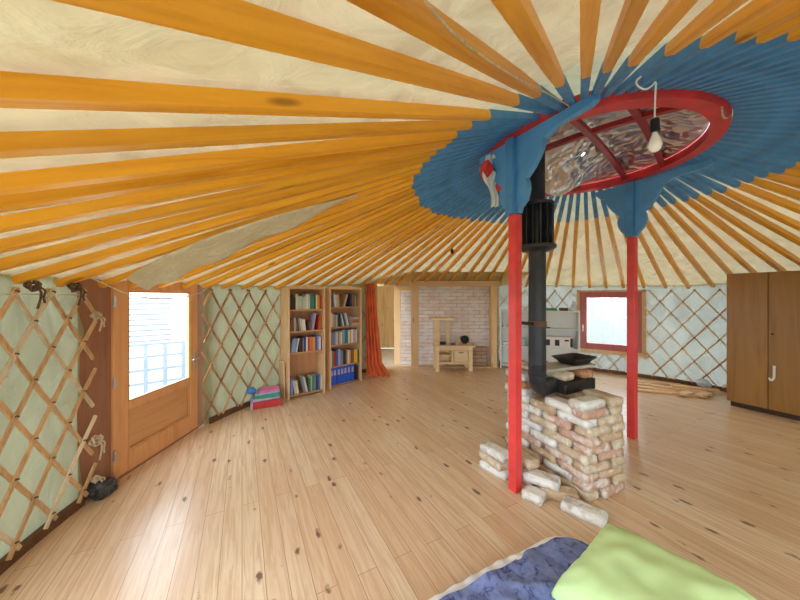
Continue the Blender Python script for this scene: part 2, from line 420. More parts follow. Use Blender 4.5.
# ------------------------------------------------------------------ rafters
raf = []
PHS = [220.8, 216.6, 212.0, 209.7, 206.7, 202.8, 199.2, 194.6, 190.4, 227.2, 230.9, 234.8, 238.8, 242.1, 245.9, 250.2, 254.6, 40.5, 36.3, 31.9, 27.9, 24.4, 20.5, 16.7]
PHS += [40.5 + (190.4 - 40.5) * i / 36 for i in range(1, 36)] + [254.6 + (376.7 - 254.6) * i / 30 for i in range(1, 30)]
for ph in PHS:
    ph = ph % 360
    jit = R_.uniform(-.35, .35)
    r0, r1, r2 = .985, 1.66 + R_.uniform(-.025, .025), 4.285 + R_.uniform(-.01, .02)
    p0 = polar(r0, ph, roof(r0, ph)); p2 = polar(r2, ph + jit, roof(r2, ph))
    d = p2 - p0; L = d.length; Lb = (r1 - r0) / (r2 - r0) * L
    w = R_.uniform(.049, .055); h = R_.uniform(.048, .056)
    bow = R_.uniform(-.012, .012)
    x = d.normalized(); y = Vector((0, 0, 1)).cross(x).normalized(); z = x.cross(y)
    mat = Matrix((x, y, z)).transposed().to_4x4(); mat.translation = p0
    def off(s): u = s / L; return bow * 4 * u * (1 - u)
    n = 8; ss = [Lb + (L - Lb) * i / n for i in range(n + 1)]
    b = MB().bar([(s, off(s), 0) for s in ss], (0, 0, 1), [w - .008 * max(0, 1 - (s - Lb) / .5) for s in ss], h)
    bmesh.ops.bevel(b.bm, geom=[e for e in b.bm.edges if abs((e.verts[0].co - e.verts[1].co).normalized().x) > .9], offset=.006, segments=1, affect='EDGES')
    o = b.build('roof_rafter', M['rafter'], smooth='auto'); o.matrix_world = mat
    ss = [Lb * i / 3 for i in range(4)]
    b = MB().bar([(s, off(s), 0) for s in ss], (0, 0, 1), [.044 + (w - .008 - .044) * s / Lb for s in ss], [h - .014 * (1 - s / Lb) for s in ss])
    t_ = b.build('painted_tip', M['blue'], o); t_['label'] = 'blue-painted inner end'
    raf.append((ph, o))
def zone(lo, hi, a, b, rev=False):
    sel = sorted([(p if p >= lo else p + 360, o) for p, o in raf if lo <= p < hi or lo <= p + 360 < hi], key=lambda q: q[0], reverse=rev)
    for i, (p, o) in enumerate(sel):
        tag(o, 'golden blue-tipped rafter ending ' + a + ', ' + nth(i) + ' from ' + b, 'rafter', 'roof rafters')
zone(169, 188, 'above the door', 'its handle side')
zone(147, 169, 'above the lattice beside the door handle', 'the door', True)
zone(124, 147, 'above the bookcases', 'the door', True)
zone(86, 124, 'above the back opening', 'the orange curtain', True)
zone(60, 86, 'above the white shelf', 'the brick alcove', True)
zone(44, 60, 'above the window', 'the white shelf', True)
zone(28.5, 44, 'above the pale lattice', 'the window', True)
zone(0, 28.5, 'behind the wardrobe', 'the pale lattice', True)
zone(188, 236, 'beyond the door hinges', 'the door')
zone(236, 300, 'past the picture top', 'the bulb cord rope')
zone(300, 360, 'outside the view beyond the wardrobe', 'the mattress side')

# ------------------------------------------------------------------ crown ring
crown = thing('crown_ring', 'red wooden roof crown ring with curved cross bars at the tent top', 'roof ring', (CX, CY, 2.9))
b = MB(); n = 96; prof = [(.865, 2.905), (.965, 2.905), (.975, 2.92), (.975, 3.03), (.92, 3.03), (.865, 2.985)]
rings = [[b.bm.verts.new((r * math.cos(2 * PI * i / n), r * math.sin(2 * PI * i / n), z - 2.9)) for r, z in prof] for i in range(n)]
for i in range(n):
    for j in range(len(prof)):
        j2 = (j + 1) % len(prof); b.bm.faces.new((rings[i][j], rings[(i + 1) % n][j], rings[(i + 1) % n][j2], rings[i][j2]))
b.build('rim', M['ring_red'], crown, smooth='auto')
B_, A_ = Vector((.74, .67, 0)).normalized(), Vector((.67, -.74, 0)).normalized()
def crossbar(d, o, off, rise):
    half = math.sqrt(.88 ** 2 - off ** 2); pts = []
    for i in range(15):
        t_ = -1 + 2 * i / 14; pts.append(d * half * t_ + o * off + Vector((0, 0, .035 + rise * (1 - t_ * t_))))
    MB().bar(pts, (0, 0, 1), .045, .04).build('cross_bar', M['bar_red'], crown)
for off in (.17, .5, -.3): crossbar(B_, A_, off, .05)
for off in (-.42, ): crossbar(A_, B_, off, .05)

# silver foil stuffed in the crown
def foil_z(x, y):
    r = math.hypot(x, y)
    z = 2.975 + .13 * (1 - (r / .87) ** 2)
    a, bb = x * A_.x + y * A_.y, x * B_.x + y * B_.y
    z -= .36 * math.exp(-(((a + .30) / .30) ** 2 + ((bb - .18) / .42) ** 2)) * min(1, (.87 - r) * 5)
    v = Vector((x, y, 0)); z += (noise.noise(v * 5) * .03 + noise.noise(v * 11) * .008) * min(1, (.87 - r) * 6)
    return z
b = MB(); PX, PY = 1.24 - CX, 2.712 - CY
b.grid(lambda u, v: Vector(((.015 + .848 * v) * math.cos(2 * PI * u), (.015 + .848 * v) * math.sin(2 * PI * u), foil_z((.015 + .848 * v) * math.cos(2 * PI * u), (.015 + .848 * v) * math.sin(2 * PI * u)) - 3.05)), 110, 44)
bmesh.ops.delete(b.bm, geom=[f for f in b.bm.faces if (f.calc_center_median() - Vector((PX, PY, f.calc_center_median().z))).length < .072], context='FACES')
bmesh.ops.remove_doubles(b.bm, verts=b.bm.verts, dist=1e-5)
fo = b.build('foil_insulation', M['foil'], smooth=True, loc=(CX, CY, 3.05)); tag(fo, 'crinkled silver foil sheet sagging in the red crown ring', 'foil')

# ------------------------------------------------------------------ support posts
E1 = Vector((.927, .375, 0)).normalized()
TANG = math.atan2(-.88, .47)
half = [(.055, 2.285 - 2.9), (.07, 2.33 - 2.9), (.105, 2.36 - 2.9), (.13, 2.41 - 2.9), (.142, 2.46 - 2.9), (.135, 2.515 - 2.9), (.12, 2.545 - 2.9), (.15, 2.57 - 2.9), (.19, 2.61 - 2.9), (.24, 2.68 - 2.9), (.27, 2.74 - 2.9), (.28, 2.79 - 2.9), (.33, 2.80 - 2.9), (.37, 2.825 - 2.9), (.62, 2.84 - 2.9), (.655, 2.86 - 2.9), (.655, 0)]
poly = [(-.39, 0), (-.39, 2.86 - 2.9), (-.36, 2.835 - 2.9)] + [(-x, z) for x, z in reversed(half[:-4])] + half
def post(x, y, label):
    t_ = thing('support_post', label, 'post', (x, y, 0), TANG, 'roof support posts')
    MB().box((0, 0, 1.14), (.078, .078, 2.28), None, .005).build('shaft', M['red'], t_)
    MB().prism(poly, .05, Matrix.Translation((0, 0, 2.9))).build('bracket', M['bracket_blue'], t_)['label'] = 'scalloped blue bracket under the ring'
    MB().span((-.04, -.075, 2.28), (.04, -.0255, 2.895), .004).build('painted_top', M['blue'], t_)['label'] = 'blue-painted post top'
post(.953, 2.487, 'red square post with scalloped blue head, nearest the door and stovepipe')
post(2.64, 3.41, 'red square post with scalloped blue head, standing before the window')

# ------------------------------------------------------------------ door
XD = -2.465
b = MB()
b.span((XD - .11, 2.31, 0), (XD - .02, 2.578, 1.80)); b.span((XD - .11, 3.664, 0), (XD - .02, 3.88, 1.80)); b.span((XD - .11, 2.31, 1.765), (XD - .02, 3.88, 1.86)); b.span((XD - .11, 2.31, -.05), (XD - .0, 3.88, .016))
d1 = b.build('door_1', M['jamb']); struct(d1); d1['label'] = 'brown door frame'
b = MB()
b.span((XD - .055, 2.585, .02), (XD, 2.725, 1.765), .006); b.span((XD - .055, 3.53, .02), (XD, 3.66, 1.765), .006)
b.span((XD - .055, 2.725, 1.655), (XD, 3.53, 1.765)); b.span((XD - .055, 2.725, .02), (XD, 3.53, .20)); b.span((XD - .055, 2.725, .575), (XD, 3.53, .645))
b.build('leaf', M['door_wood'], d1)
MB().span((XD - .045, 2.725, .20), (XD - .022, 3.53, .575)).build('lower_panel', M['door_panel'], d1)
MB().span((XD - .032, 2.725, .645), (XD - .026, 3.53, 1.655)).build('glass_pane', M['glass'], d1)
b = MB()
for (ya, yb, za, zb) in ((2.725, 2.74, .645, 1.655), (3.515, 3.53, .645, 1.655), (2.74, 3.515, 1.64, 1.655), (2.74, 3.515, .645, .66), (2.725, 2.745, .2, .575), (3.51, 3.53, .2, .575), (2.745, 3.51, .555, .575), (2.745, 3.51, .2, .22)):
    b.span((XD - .02, ya, za), (XD - .006, yb, zb))
b.build('bead', M['door_wood'], d1)
for z in (1.56, .86, .23):
    h_ = MB().cyl((XD + .008, 2.585, z - .045), (XD + .008, 2.585, z + .045), .011, n=10).build('hinge', M['steel'], d1, smooth='auto')
b = MB().span((XD + .001, 3.585, .73), (XD + .009, 3.62, .95), .003)
hd = b.build('handle', M['steel'], d1); hd['label'] = 'white metal lever handle'
MB().tube([(XD + .005, 3.602, .87), (XD + .05, 3.602, .87), (XD + .055, 3.58, .87), (XD + .055, 3.50, .865)], .009).build('lever', M['steel'], hd, smooth=True)

# ------------------------------------------------------------------ lattice walls
def lattice(label, a0, a1, phase, pitch, rise, mats, ztop=1.68, rr=4.235, zlow=0.07, front=1):
    """laths crossing between the angles a0 > a1 (degrees); two layers"""
    am = (a0 + a1) / 2
    t_ = thing('lattice_wall', label, 'lattice', polar(rr, am), 0)
    S = math.radians(abs(a0 - a1)) * rr; org = polar(rr, am)
    sg = -1 if a1 < a0 else 1
    def P(s, z, r): return polar(r, a0 + sg * math.degrees(s / rr), z) - org
    cnt = 0; k = pitch / 2 / rise
    for lay, sgn in ((rr, front), (rr + .016, -front)):
        s0 = phase - pitch * 40
        while s0 < S + pitch * 40:
            # lath with top at (s0, ztop) going down towards s0 - sgn*k*dz
            sa, za, sb, zb = s0 + sgn * k * .02, ztop + .02, s0 - sgn * k * (ztop - zlow), zlow
            def clip(sa, za, sb, zb, lo, hi):
                if max(sa, sb) < lo or min(sa, sb) > hi: return None
                def at(s): u = (s - sa) / (sb - sa); return za + (zb - za) * u
                A, B = (sa, za), (sb, zb)
                for lim, f in ((lo, lambda s: s < lo), (hi, lambda s: s > hi)):
                    if f(A[0]): A = (lim, at(lim))
                    if f(B[0]): B = (lim, at(lim))
                return A, B
            c = clip(sa, za, sb, zb, 0, S)
            if c and abs(c[0][1] - c[1][1]) > .16:
                (sa, za), (sb, zb) = c; n = 6
                j1, j2 = R_.uniform(-.006, .006), R_.uniform(-.006, .006)
                pts = [P(sa + (sb - sa) * i / n + j1 + (j2 - j1) * i / n, za + (zb - za) * i / n, lay) for i in range(n + 1)]
                ups = [(pts[i] + org - Vector((CX, CY, (pts[i] + org).z))).normalized() for i in range(n + 1)]
                b = MB().bar(pts, ups, .025, .012)
                b.build('lath', M[R_.choice(mats)], t_, origin=pts[-1]); cnt += 1
            s0 += pitch
    # ties where laths cross
    b = MB(); row = 0; z = ztop
    while z > zlow:
        s = phase - pitch * 40 + (pitch / 2 if row % 2 else 0)
        while s < S:
            if s > .02: b.tube([P(s - .012, z - .004, rr - .009), P(s, z + .003, rr - .013), P(s + .012, z + .004, rr - .009)], .005, 5)
            s += pitch
        row += 1; z -= rise
    b.build('lashing', M['tie'], t_)
    return t_, P, org
# left of the door (towards the camera); a0 is the door end
tl, PL, OL = lattice('tan crossed-lath lattice between the door hinges and the mattress', 187.6, 205.5, .10, .25, .187, ['lath', 'lath', 'lath_pale'], 1.635, front=-1)
lattice('brown crossed-lath lattice between the door handle and the bookcases', 170.3, 124.5, .12, .31, .235, ['lath_dark', 'lath_dark', 'lath'], 1.69)
lattice('narrow crossed-lath lattice between brick alcove and window, behind white shelf', 85.0, 60.2, .16, .31, .215, ['lath', 'lath_pale'], 1.74)
lattice('pale crossed-lath lattice between the red window and the wardrobe', 44.6, 5, .08, .315, .212, ['lath_pale', 'lath_pale', 'lath'], 1.72)
lattice('short pale lattice panel under the red window', 59.0, 45.6, .12, .30, .20, ['lath_pale'], .40)

# rope knots tying the lattice and cords
def knot(ph, z, label, r=4.22, s=1.0, mat='rope', cat='rope'):
    p = polar(r, ph, z); b = MB(); rr = random.Random(int(ph * 10 + z * 100))
    for k in range(2):
        pts = []
        for i in range(11):
            a = 2 * PI * i / 10 + k; q = 1 + rr.uniform(-.25, .25)
            pts.append(Vector((.012 * math.sin(2 * a + k) + .014 * k, math.cos(a) * .026 * s * q, math.sin(a) * (.016 + .012 * k) * s * q)))
        b.tube(pts, .0085, 6)
    for q in range(2):
        b.tube(smooth_pts([(.01, .01 * q, 0), (.025, .03 + .03 * q, -.02 * s), (.02, .035 + .012 * q, -.06 * s), (.02, .015 + .04 * q, (-.12 + .03 * q) * s)]), .0065, 6)
    tag(b.build('rope_knot', M[mat], smooth=True, loc=p), label, cat, 'rope knots by the door')
def smooth_pts(p, it=2):
    p = [Vector(q) for q in p]
    for _ in range(it):
        q = [p[0]]
        for a, c in zip(p, p[1:]): q += [a * .75 + c * .25, a * .25 + c * .75]
        p = q + [p[-1]]
    return p
knot(187.9, 1.45, 'frayed rope knot tying the lattice to the door frame near the top')
knot(187.9, .47, 'bulky frayed rope knot at knee height on the door frame', s=1.3)
knot(187.9, .17, 'small rope knot at ankle height beside the door frame', s=.8)
knot(190.4, 1.67, 'dark tie at the lattice top under the rafter nearest the door', s=1.1, mat='tie')
knot(194.6, 1.67, 'dark tie at lattice top under the second rafter from the door', s=1.2, mat='tie')

# thin string along the lattice top, and cable over the door
pts = [polar(4.215, a, 1.615 + .006 * math.sin(a)) for a in range(189, 226, 3)]
tag(MB().tube(pts, .004, 6).build('string', M['string']), 'thin white string stretched along the lattice top', 'string')
cab = [(-2.40, 2.31, 1.76), (-2.40, 2.45, 1.70), (-2.40, 2.62, 1.63), (-2.395, 2.85, 1.59), (-2.395, 3.1, 1.575), (-2.395, 3.35, 1.60), (-2.39, 3.6, 1.65), (-2.38, 3.72, 1.72), (-2.38, 3.76, 1.77)]
def smooth_pts(p, it=2):
    p = [Vector(q) for q in p]
    for _ in range(it):
        q = [p[0]]
        for a, c in zip(p, p[1:]): q += [a * .75 + c * .25, a * .25 + c * .75]
        p = q + [p[-1]]
    return p
tag(MB().tube(smooth_pts(cab), .006, 6).build('cable', M['string'], smooth=True), 'cream cord sagging across the top of the glazed door', 'cord')

# crumpled dark bag by the door
b = MB(); bmesh.ops.create_icosphere(b.bm, subdivisions=4, radius=.09)
for v in b.bm.verts:
    n_ = noise.noise(v.co * 18) * .035 + noise.noise(v.co * 40) * .014; v.co += v.co.normalized() * n_; v.co.z = max(v.co.z * .85, -.06)
tag(b.build('plastic_bag', plain('bag_plastic', rgb(62, 64, 70), .3, 0, .4, 20), loc=(-2.40, 2.42, .062)), 'small crumpled dark plastic bag on the floor by the door hinge', 'bag')

# loose cloth flap under the rafters
U = [Vector(p) for p in ((-2.16, 2.36, 1.765), (-1.3, 2.15, 2.055), (-.45, 2.42, 2.385))]
Lo = [Vector(p) for p in ((-2.33, 2.78, 1.725), (-1.62, 2.72, 1.99), (-.33, 2.50, 2.43))]
def q3(p, t_): return p[0] * (1 - t_) ** 2 + (p[1] * 2 - (p[0] + p[2]) / 2) * 2 * t_ * (1 - t_) + p[2] * t_ * t_
b = MB()
def ff(u, v):
    p = q3(U, u).lerp(q3(Lo, u), v)
    ph = math.degrees(math.atan2(p.y - CY, p.x - CX)); r = math.hypot(p.x - CX, p.y - CY)
    p.z = min(roof(r, ph) - .05, p.z + .2) - .02 - .02 * math.sin(u * 22 + v * 3) * v - .03 * v * (1 - u)
    return p
b.grid(ff, 50, 10)
tag(b.build('cloth_flap', M['flap_cloth'], smooth=True, thick=.004), 'loose pale cloth flap hanging under the rafters above the door', 'cloth')

# ------------------------------------------------------------------ window
WA, WB = Vector((3.94, 6.57, 0)), Vector((4.80, 5.96, 0))
wd = (WB - WA); WL = wd.length; wr = math.atan2(wd.y, wd.x)
w1 = thing('window_1', None, None, WA, wr); struct(w1); w1['label'] = 'red-brown framed window'
z0, z1 = .44, 1.745
b = MB(); b.span((-.06, -.03, z0), (0, .10, z1)); b.span((WL, -.03, z0), (WL + .07, .10, z1)); b.span((-.06, -.03, z1 - .04), (WL + .07, .10, z1)); b.span((-.08, -.07, z0 - .03), (WL + .09, .10, z0 + .05))
b.build('window_frame', M['post_wood'], w1)
b = MB(); f = .13; a0, a1 = z0 + .05, z1 - .04
b.span((0, -.05, a0), (f, .03, a1), .005); b.span((WL - f, -.05, a0), (WL, .03, a1), .005); b.span((f, -.05, a0), (WL - f, .03, a0 + f), .005); b.span((f, -.05, a1 - f * .9), (WL - f, .03, a1), .005)
sa = b.build('sash', M['sash'], w1)
MB().span((f, -.012, a0 + f), (WL - f, -.006, a1 - f * .9)).build('pane', M['glass'], sa)
b = MB().span((.05, -.065, .93), (.075, -.05, 1.0), .003); b.span((.055, -.085, .97), (.07, -.065, .985)); b.span((.053, -.095, .86), (.072, -.08, .985), .004)
b.build('handle', M['white'], sa)

# ------------------------------------------------------------------ the annexe behind the opening
struct(MB().span((-1.6, 6.75, -.045), (2.7, 9.6, -.012)).build('floor_annexe', plain('pale_tiles', rgb(206, 198, 182), .5, 0, .05, 3)))
struct(MB().span((.02, 7.12, -.02), (2.35, 7.3, 1.98)).build('wall_alcove', M['brick_wall']))
struct(MB().span((1.15, 6.97, -.01), (2.02, 7.115, .44)).build('trim_1', M['ledge']))
b = MB(); x = -1.6
while x < .2:
    b.span((x, 9.4, 0), (x + .138, 9.43, 2.2), .004); x += .138
b.span((-1.6, 9.42, 0), (.1, 9.46, 2.2)); struct(b.build('wall_annexe', M['plank_wall']))
struct(MB().span((-1.64, 6.75, 0), (-1.6, 9.45, 2.2)).build('wall_annexe_side', M['plank_wall']))
struct(MB().span((.02, 7.3, 0), (.1, 9.45, 2.2)).build('wall_annexe_partition', M['plank_wall']))
b = MB().grid(lambda u, v: Vector((-1.7 + 4.5 * u, 6.3 + 3.2 * v, 2.13 - .05 * v)), 4, 4); struct(b.build('ceiling_annexe', M['roof_cloth'], recalc=False))
b = MB().span((-1.62, 6.78, -.005), (2.1, 6.9, .012)); struct(b.build('trim_2', M['beam_wood']))
# timber frame
def frame(name, lab, mb, m=None): return struct(tag(mb.build(name, m or M['post_wood']), lab))
frame('trim_3', 'timber post between doorway and brick alcove', MB().span((.25, 6.80, 0), (.42, 6.94, 1.86), .006))
frame('trim_4', 'timber post between brick alcove and lattice', MB().span((2.06, 6.78, 0), (2.20, 6.93, 1.86), .006))
frame('trim_5', 'timber beam over the brick alcove', MB().box((1.25, 6.86, 1.905), (2.1, .16, .12), None, .006), M['beam_wood'])
frame('trim_6', 'timber beam over the curtained doorway', MB().box((-.24, 6.86, 1.905), (.98, .14, .13), None, .005), M['beam_wood'])
frame('trim_7', 'inner timber post in the passage', MB().span((-.14, 7.22, -.02), (.015, 7.36, 1.92), .006))
frame('trim_8', 'timber corbel on the doorway post', MB().span((-.10, 6.98, 1.75), (.42, 7.12, 1.86), .006), M['beam_wood'])
frame('trim_9', 'timber doorway post behind the curtain', MB().span((-.62, 6.52, 0), (-.50, 6.62, 1.86), .006))

# curtain
b = MB()
def fc(u, v):
    """u across, v down"""
    z = 1.86 * (1 - v) + .012
    w0 = .18 + .15 * v + .16 * max(0, v - .86) / .14
    xx = -.70 + w0 * u + .03 * v
    amp = .035 + .02 * v
    yy = 6.02 + amp * math.sin(u * 2 * PI * 4.2 + .8 * math.sin(v * 4)) + .02 * math.sin(v * 9 + u * 7)
    if v > .94: yy -= (v - .94) * 1.3; z = .015 + .02 * abs(math.sin(u * 23)) + (1 - v) * .9
    return Vector((xx, yy, z))
b.grid(fc, 64, 46)
cu = b.build('curtain', M['curtain'], smooth=True, thick=.006); tag(cu, 'rust-orange curtain bunched at the doorway, its hem pooled on the floor', 'curtain')

# wooden play bench with a raised shelf
pk = thing('wooden_bench', 'small light wood work bench with raised corner shelf before the brick wall', 'bench', (.76, 6.42, 0), .02)
W_, D_ = .80, .40
for x in (0, W_ - .085):
    for y in (0, D_ - .07): MB().span((x, y, 0), (x + .085, y + .07, .52), .004).build('leg', M['bench_wood'], pk)
b = MB().span((-.03, -.03, .52), (W_ + .06, D_ + .02, .555), .004); b.build('bench_top', M['bench_wood'], pk)
MB().span((.085, .01, .455), (W_ - .085, .035, .52)).build('apron', M['bench_wood'], pk)
MB().span((.085, .01, .155), (W_ - .085, .05, .20)).build('rail', M['bench_wood'], pk)
MB().span((.085, .05, .33), (.35, D_ - .05, .35)).build('shelf', M['bench_wood'], pk)
MB().span((.35, .01, .20), (.385, D_ - .02, .455)).build('divider', M['bench_wood'], pk)
dr = MB().span((.40, -.002, .21), (.70, .03, .445), .004).build('door', M['bench_wood'], pk)
MB().span((.5, -.012, .40), (.6, -.002, .415)).build('handle', M['tie'], dr)
b = MB().span((.085, D_ - .03, .16), (W_ - .085, D_ - .01, .5)); b.build('back_board', M['bench_wood'], pk)
b = MB().span((-.03, .06, .555), (.10, .14, 1.10), .004); b.build('upright', M['bench_wood'], pk)
b = MB().span((.27, .28, .555), (.35, .34, 1.10), .004); b.build('upright', M['bench_wood'], pk)
MB().span((-.10, .03, 1.10), (.40, .36, 1.14), .004).build('upper_shelf', M['bench_wood'], pk)
# things on the bench
bp = Vector((.76, 6.42, .555))
b = MB().lathe([(.001, 0), (.07, .0), (.082, .012), (.088, .085), (.092, .09), (.082, .09), (.074, .012), (.001, .008)], 24)
for q in (1, -1): b.tube([(q * .085, -.025, .07), (q * .108, -.02, .072), (q * .108, .02, .072), (q * .085, .025, .07)], .006, 6)
tag(b.build('cooking_pot', M['iron'], smooth='auto', loc=bp + Vector((.68, .34, .096)), rot=(PI / 2 - .05, .5, 0)), 'round black pot tipped on its side at the back of the small bench', 'pot')
b = MB().lathe([(.001, 0), (.03, 0), (.036, .075), (.032, .075), (.028, .006), (.001, .006)], 18)
b.tube([(.034, 0, .06), (.058, 0, .055), (.058, 0, .025), (.032, 0, .018)], .005, 6)
tag(b.build('cup', plain('cup_glaze', rgb(226, 190, 160), .3), smooth='auto', loc=bp + Vector((.50, .2, .0))), 'small peach-coloured cup on the little wooden bench', 'cup')
b = MB().lathe([(.001, 0), (.06, 0), (.085, .05), (.08, .05), (.055, .008), (.001, .008)], 20)
tag(b.build('bowl', plain('blue_glaze', rgb(64, 72, 128), .3), smooth='auto', loc=bp + Vector((.18, .22, .0005))), 'dark blue bowl on the little wooden bench', 'bowl')
b = MB().box((0, 0, .02), (.1, .07, .04), None, .008)
tag(b.build('sponge', plain('grey_foam', rgb(110, 112, 130), .9, 0, .2, 30, .4), loc=bp + Vector((.39, .12, 0)), rot=(0, 0, .3)), 'small grey sponge between the blue bowl and the peach cup', 'sponge')

# ------------------------------------------------------------------ bookcases
BC = {}
def books_color():
    return {
     'black': (40, 40, 44), 'dark green': (46, 66, 56), 'cream': (232, 222, 196), 'pale green': (190, 206, 188), 'pale grey': (206, 208, 204), 'white': (236, 236, 232),
     'teal': (60, 142, 134), 'yellow': (236, 196, 60), 'orange': (226, 128, 60), 'red': (192, 62, 50), 'dark brown': (84, 58, 46), 'brown': (140, 104, 78), 'grey': (134, 136, 138),
     'lilac': (176, 172, 210), 'light blue': (132, 168, 214), 'blue': (64, 104, 190), 'dark blue': (48, 58, 110), 'tan': (204, 176, 134), 'purple': (124, 92, 150), 'pink': (222, 160, 160),
     'bright blue': (44, 98, 214), 'grey-blue': (120, 138, 162), 'green': (94, 140, 104), 'maroon': (124, 52, 50)}
BCOL = {k: plain('book_' + k.replace(' ', '_').replace('-', '_'), rgb(*v), .55, 0, .08, 30) for k, v in books_color().items()}
PAGES = plain('book_pages', rgb(232, 222, 200), .9, 0, .05, 60)
def bookcase(o, rz, w, d, h, levels, label):
    t_ = thing('bookcase', label, 'bookcase', (o[0], o[1], 0), rz)
    c = MB()
    MB().span((0, 0, 0), (.028, d, h), .002).build('side_panel', M['case_wood'], t_); MB().span((w - .028, 0, 0), (w, d, h), .002).build('side_panel', M['case_wood'], t_)
    MB().span((.028, d - .012, .03), (w - .028, d - .002, h)).build('back_panel', M['case_back'], t_)
    for z in levels: MB().span((.028, .012, z - .022), (w - .028, d - .012, z)).build('shelf', M['shelf_wood'], t_)
    b = MB().span((.028, .0, h - .03), (w - .028, d - .012, h)); b.build('top_board', M['shelf_wood'], t_)
    pr = [(0, h - .02), (w, h - .02), (w, h + .015), (w * .72, h + .035), (w * .5, h + .055), (w * .28, h + .035), (0, h + .015)]
    MB().prism(pr, .02, Matrix.Translation((0, -.011, 0))).build('pediment', M['case_wood'], t_)
    MB().span((.0, -.018, 0), (.03, 0, h - .02)).build('face_strip', M['case_wood'], t_); MB().span((w - .03, -.018, 0), (w, 0, h - .02)).build('face_strip', M['case_wood'], t_)
    return t_
def layout(spec, k):
    x = 0; prev = 0; ph_ = 0; out = []
    for item in spec:
        if item[0] is None:
            if prev > 0: x += ph_ * math.sin(prev) * .95; prev = 0
            x += item[1]; prev = 0; continue
        col, tk, h = item[:3]; lean = item[3] if len(item) > 3 else 0; dep = item[4] if len(item) > 4 else .16
        tk *= k
        if lean < 0 and prev >= 0: x += h * math.sin(-lean) + .002
        if prev > 0 and lean <= 0: x += ph_ * math.sin(prev) * .95
        out.append((x, col, tk, h, lean, dep))
        x += tk / math.cos(lean) + (.006 if dep > .2 else .0015); prev = lean; ph_ = h
    if prev > 0: x += ph_ * math.sin(prev)
    return x, out
def row(o, rz, x0, z, d, spec, text, group):
    Rz = Matrix.Rotation(rz, 4, 'Z'); room = (wL if o is oL else wR) - x0 - .036
    k = 1.25
    while layout(spec, k)[0] > room and k > .5: k -= .01
    for lab_n, (x, col, tk, h, lean, dep) in enumerate(layout(spec, k)[1]):
        b = MB()                                       # spine and boards
        b.span((0, 0, 0), (tk, .004, h)); b.span((0, .004, 0), (.003, dep, h)); b.span((tk - .003, .004, 0), (tk, dep, h))
        loc = Vector(o) + (Rz @ Vector((x0 + x, .028 + R_.uniform(0, .02), 0))); loc.z = z + .0005 + (tk * math.sin(lean) if lean > 0 else 0)
        bk = b.build('book', BCOL[col], loc=loc, rot=(0, lean, rz))
        MB().span((.003, .004, .003), (tk - .003, dep - .004, h - .004)).build('page_block', PAGES, bk)
        if dep > .2: MB().span((.012, -.001, h * .55), (tk - .012, .0005, h * .86)).build('spine_label', BCOL['lilac'], bk)['label'] = 'pale spine label'
        shape = 'thick ' if tk > .044 else ('thin ' if tk < .02 else '')
        tag(bk, shape + col + (' leaning' if abs(lean) > .08 else '') + ' book, ' + nth(lab_n) + ' from the door, ' + text.replace('the ', '', 1), 'book', group)
oL, rL, wL = (-1.745, 4.655, 0), math.radians(39.5), .62
oR, rR, wR = (-1.235, 5.225, 0), math.radians(46.6), .715
bookcase(oL, rL, wL, .36, 1.75, (.05, .715, 1.055, 1.40), 'tall pine bookcase nearer the door, with one empty tall bay')
bookcase(oR, rR, wR, .28, 1.76, (.03, .365, .745, 1.065, 1.42), 'tall pine bookcase nearer the orange curtain, blue binders at the bottom')
G = 'books in the bookcase nearer the door'
row(oL, rL, .032, 1.40, .3, [(None, .012), ('black', .032, .20), ('dark green', .03, .22), ('dark green', .024, .19), ('cream', .042, .25), ('pale grey', .03, .22), ('pale green', .034, .21), ('pale green', .026, .20), ('pale grey', .03, .225), ('white', .034, .25), ('pale grey', .022, .24), ('teal', .034, .245), ('teal', .036, .235), ('dark green', .02, .24), ('cream', .022, .24), ('yellow', .022, .235), ('orange', .022, .23), ('red', .026, .22)], 'the top shelf of that bookcase'.replace('that bookcase', 'the nearer bookcase'), G)
row(oL, rL, .032, 1.055, .3, [('dark brown', .03, .17), ('brown', .026, .19), ('brown', .03, .20), ('white', .014, .22), ('brown', .03, .19), ('grey', .026, .21, -.12), ('pale grey', .024, .2, -.12), ('cream', .03, .19, -.12), ('white', .028, .18, -.12), (None, .03), ('dark brown', .034, .14), ('brown', .026, .15), ('lilac', .032, .27, .17), (None, .02), ('red', .024, .235, .1), ('orange', .024, .24, .1)], 'the second shelf of the nearer bookcase', G)
row(oL, rL, .032, .715, .3, [('maroon', .022, .22), ('light blue', .026, .22, .16), ('lilac', .022, .23, .16), ('light blue', .03, .22, .16), ('white', .016, .22, .16), ('dark brown', .026, .23), ('black', .02, .24), ('grey', .018, .22), ('dark blue', .03, .24), ('white', .024, .235), ('red', .026, .22), ('orange', .032, .22), ('orange', .024, .225), ('tan', .022, .22), ('brown', .02, .225), ('blue', .024, .24), ('lilac', .024, .23), ('white', .02, .22), ('purple', .018, .22)], 'the third shelf of the nearer bookcase', G)
row(oL, rL, .032, .05, .3, [('bright blue', .034, .32), ('light blue', .026, .24), ('pale grey', .032, .22, -.14), ('cream', .034, .22, -.14), (None, .02), ('grey', .034, .27, -.22), ('pale grey', .034, .26, -.22), (None, .02), ('green', .024, .22), ('pale green', .03, .24), ('green', .03, .245), ('grey-blue', .03, .25), ('dark green', .026, .25), ('blue', .03, .245), ('grey-blue', .022, .25), ('white', .018, .25)], 'the bottom shelf of the nearer bookcase', G)
G = 'books in the bookcase nearer the curtain'
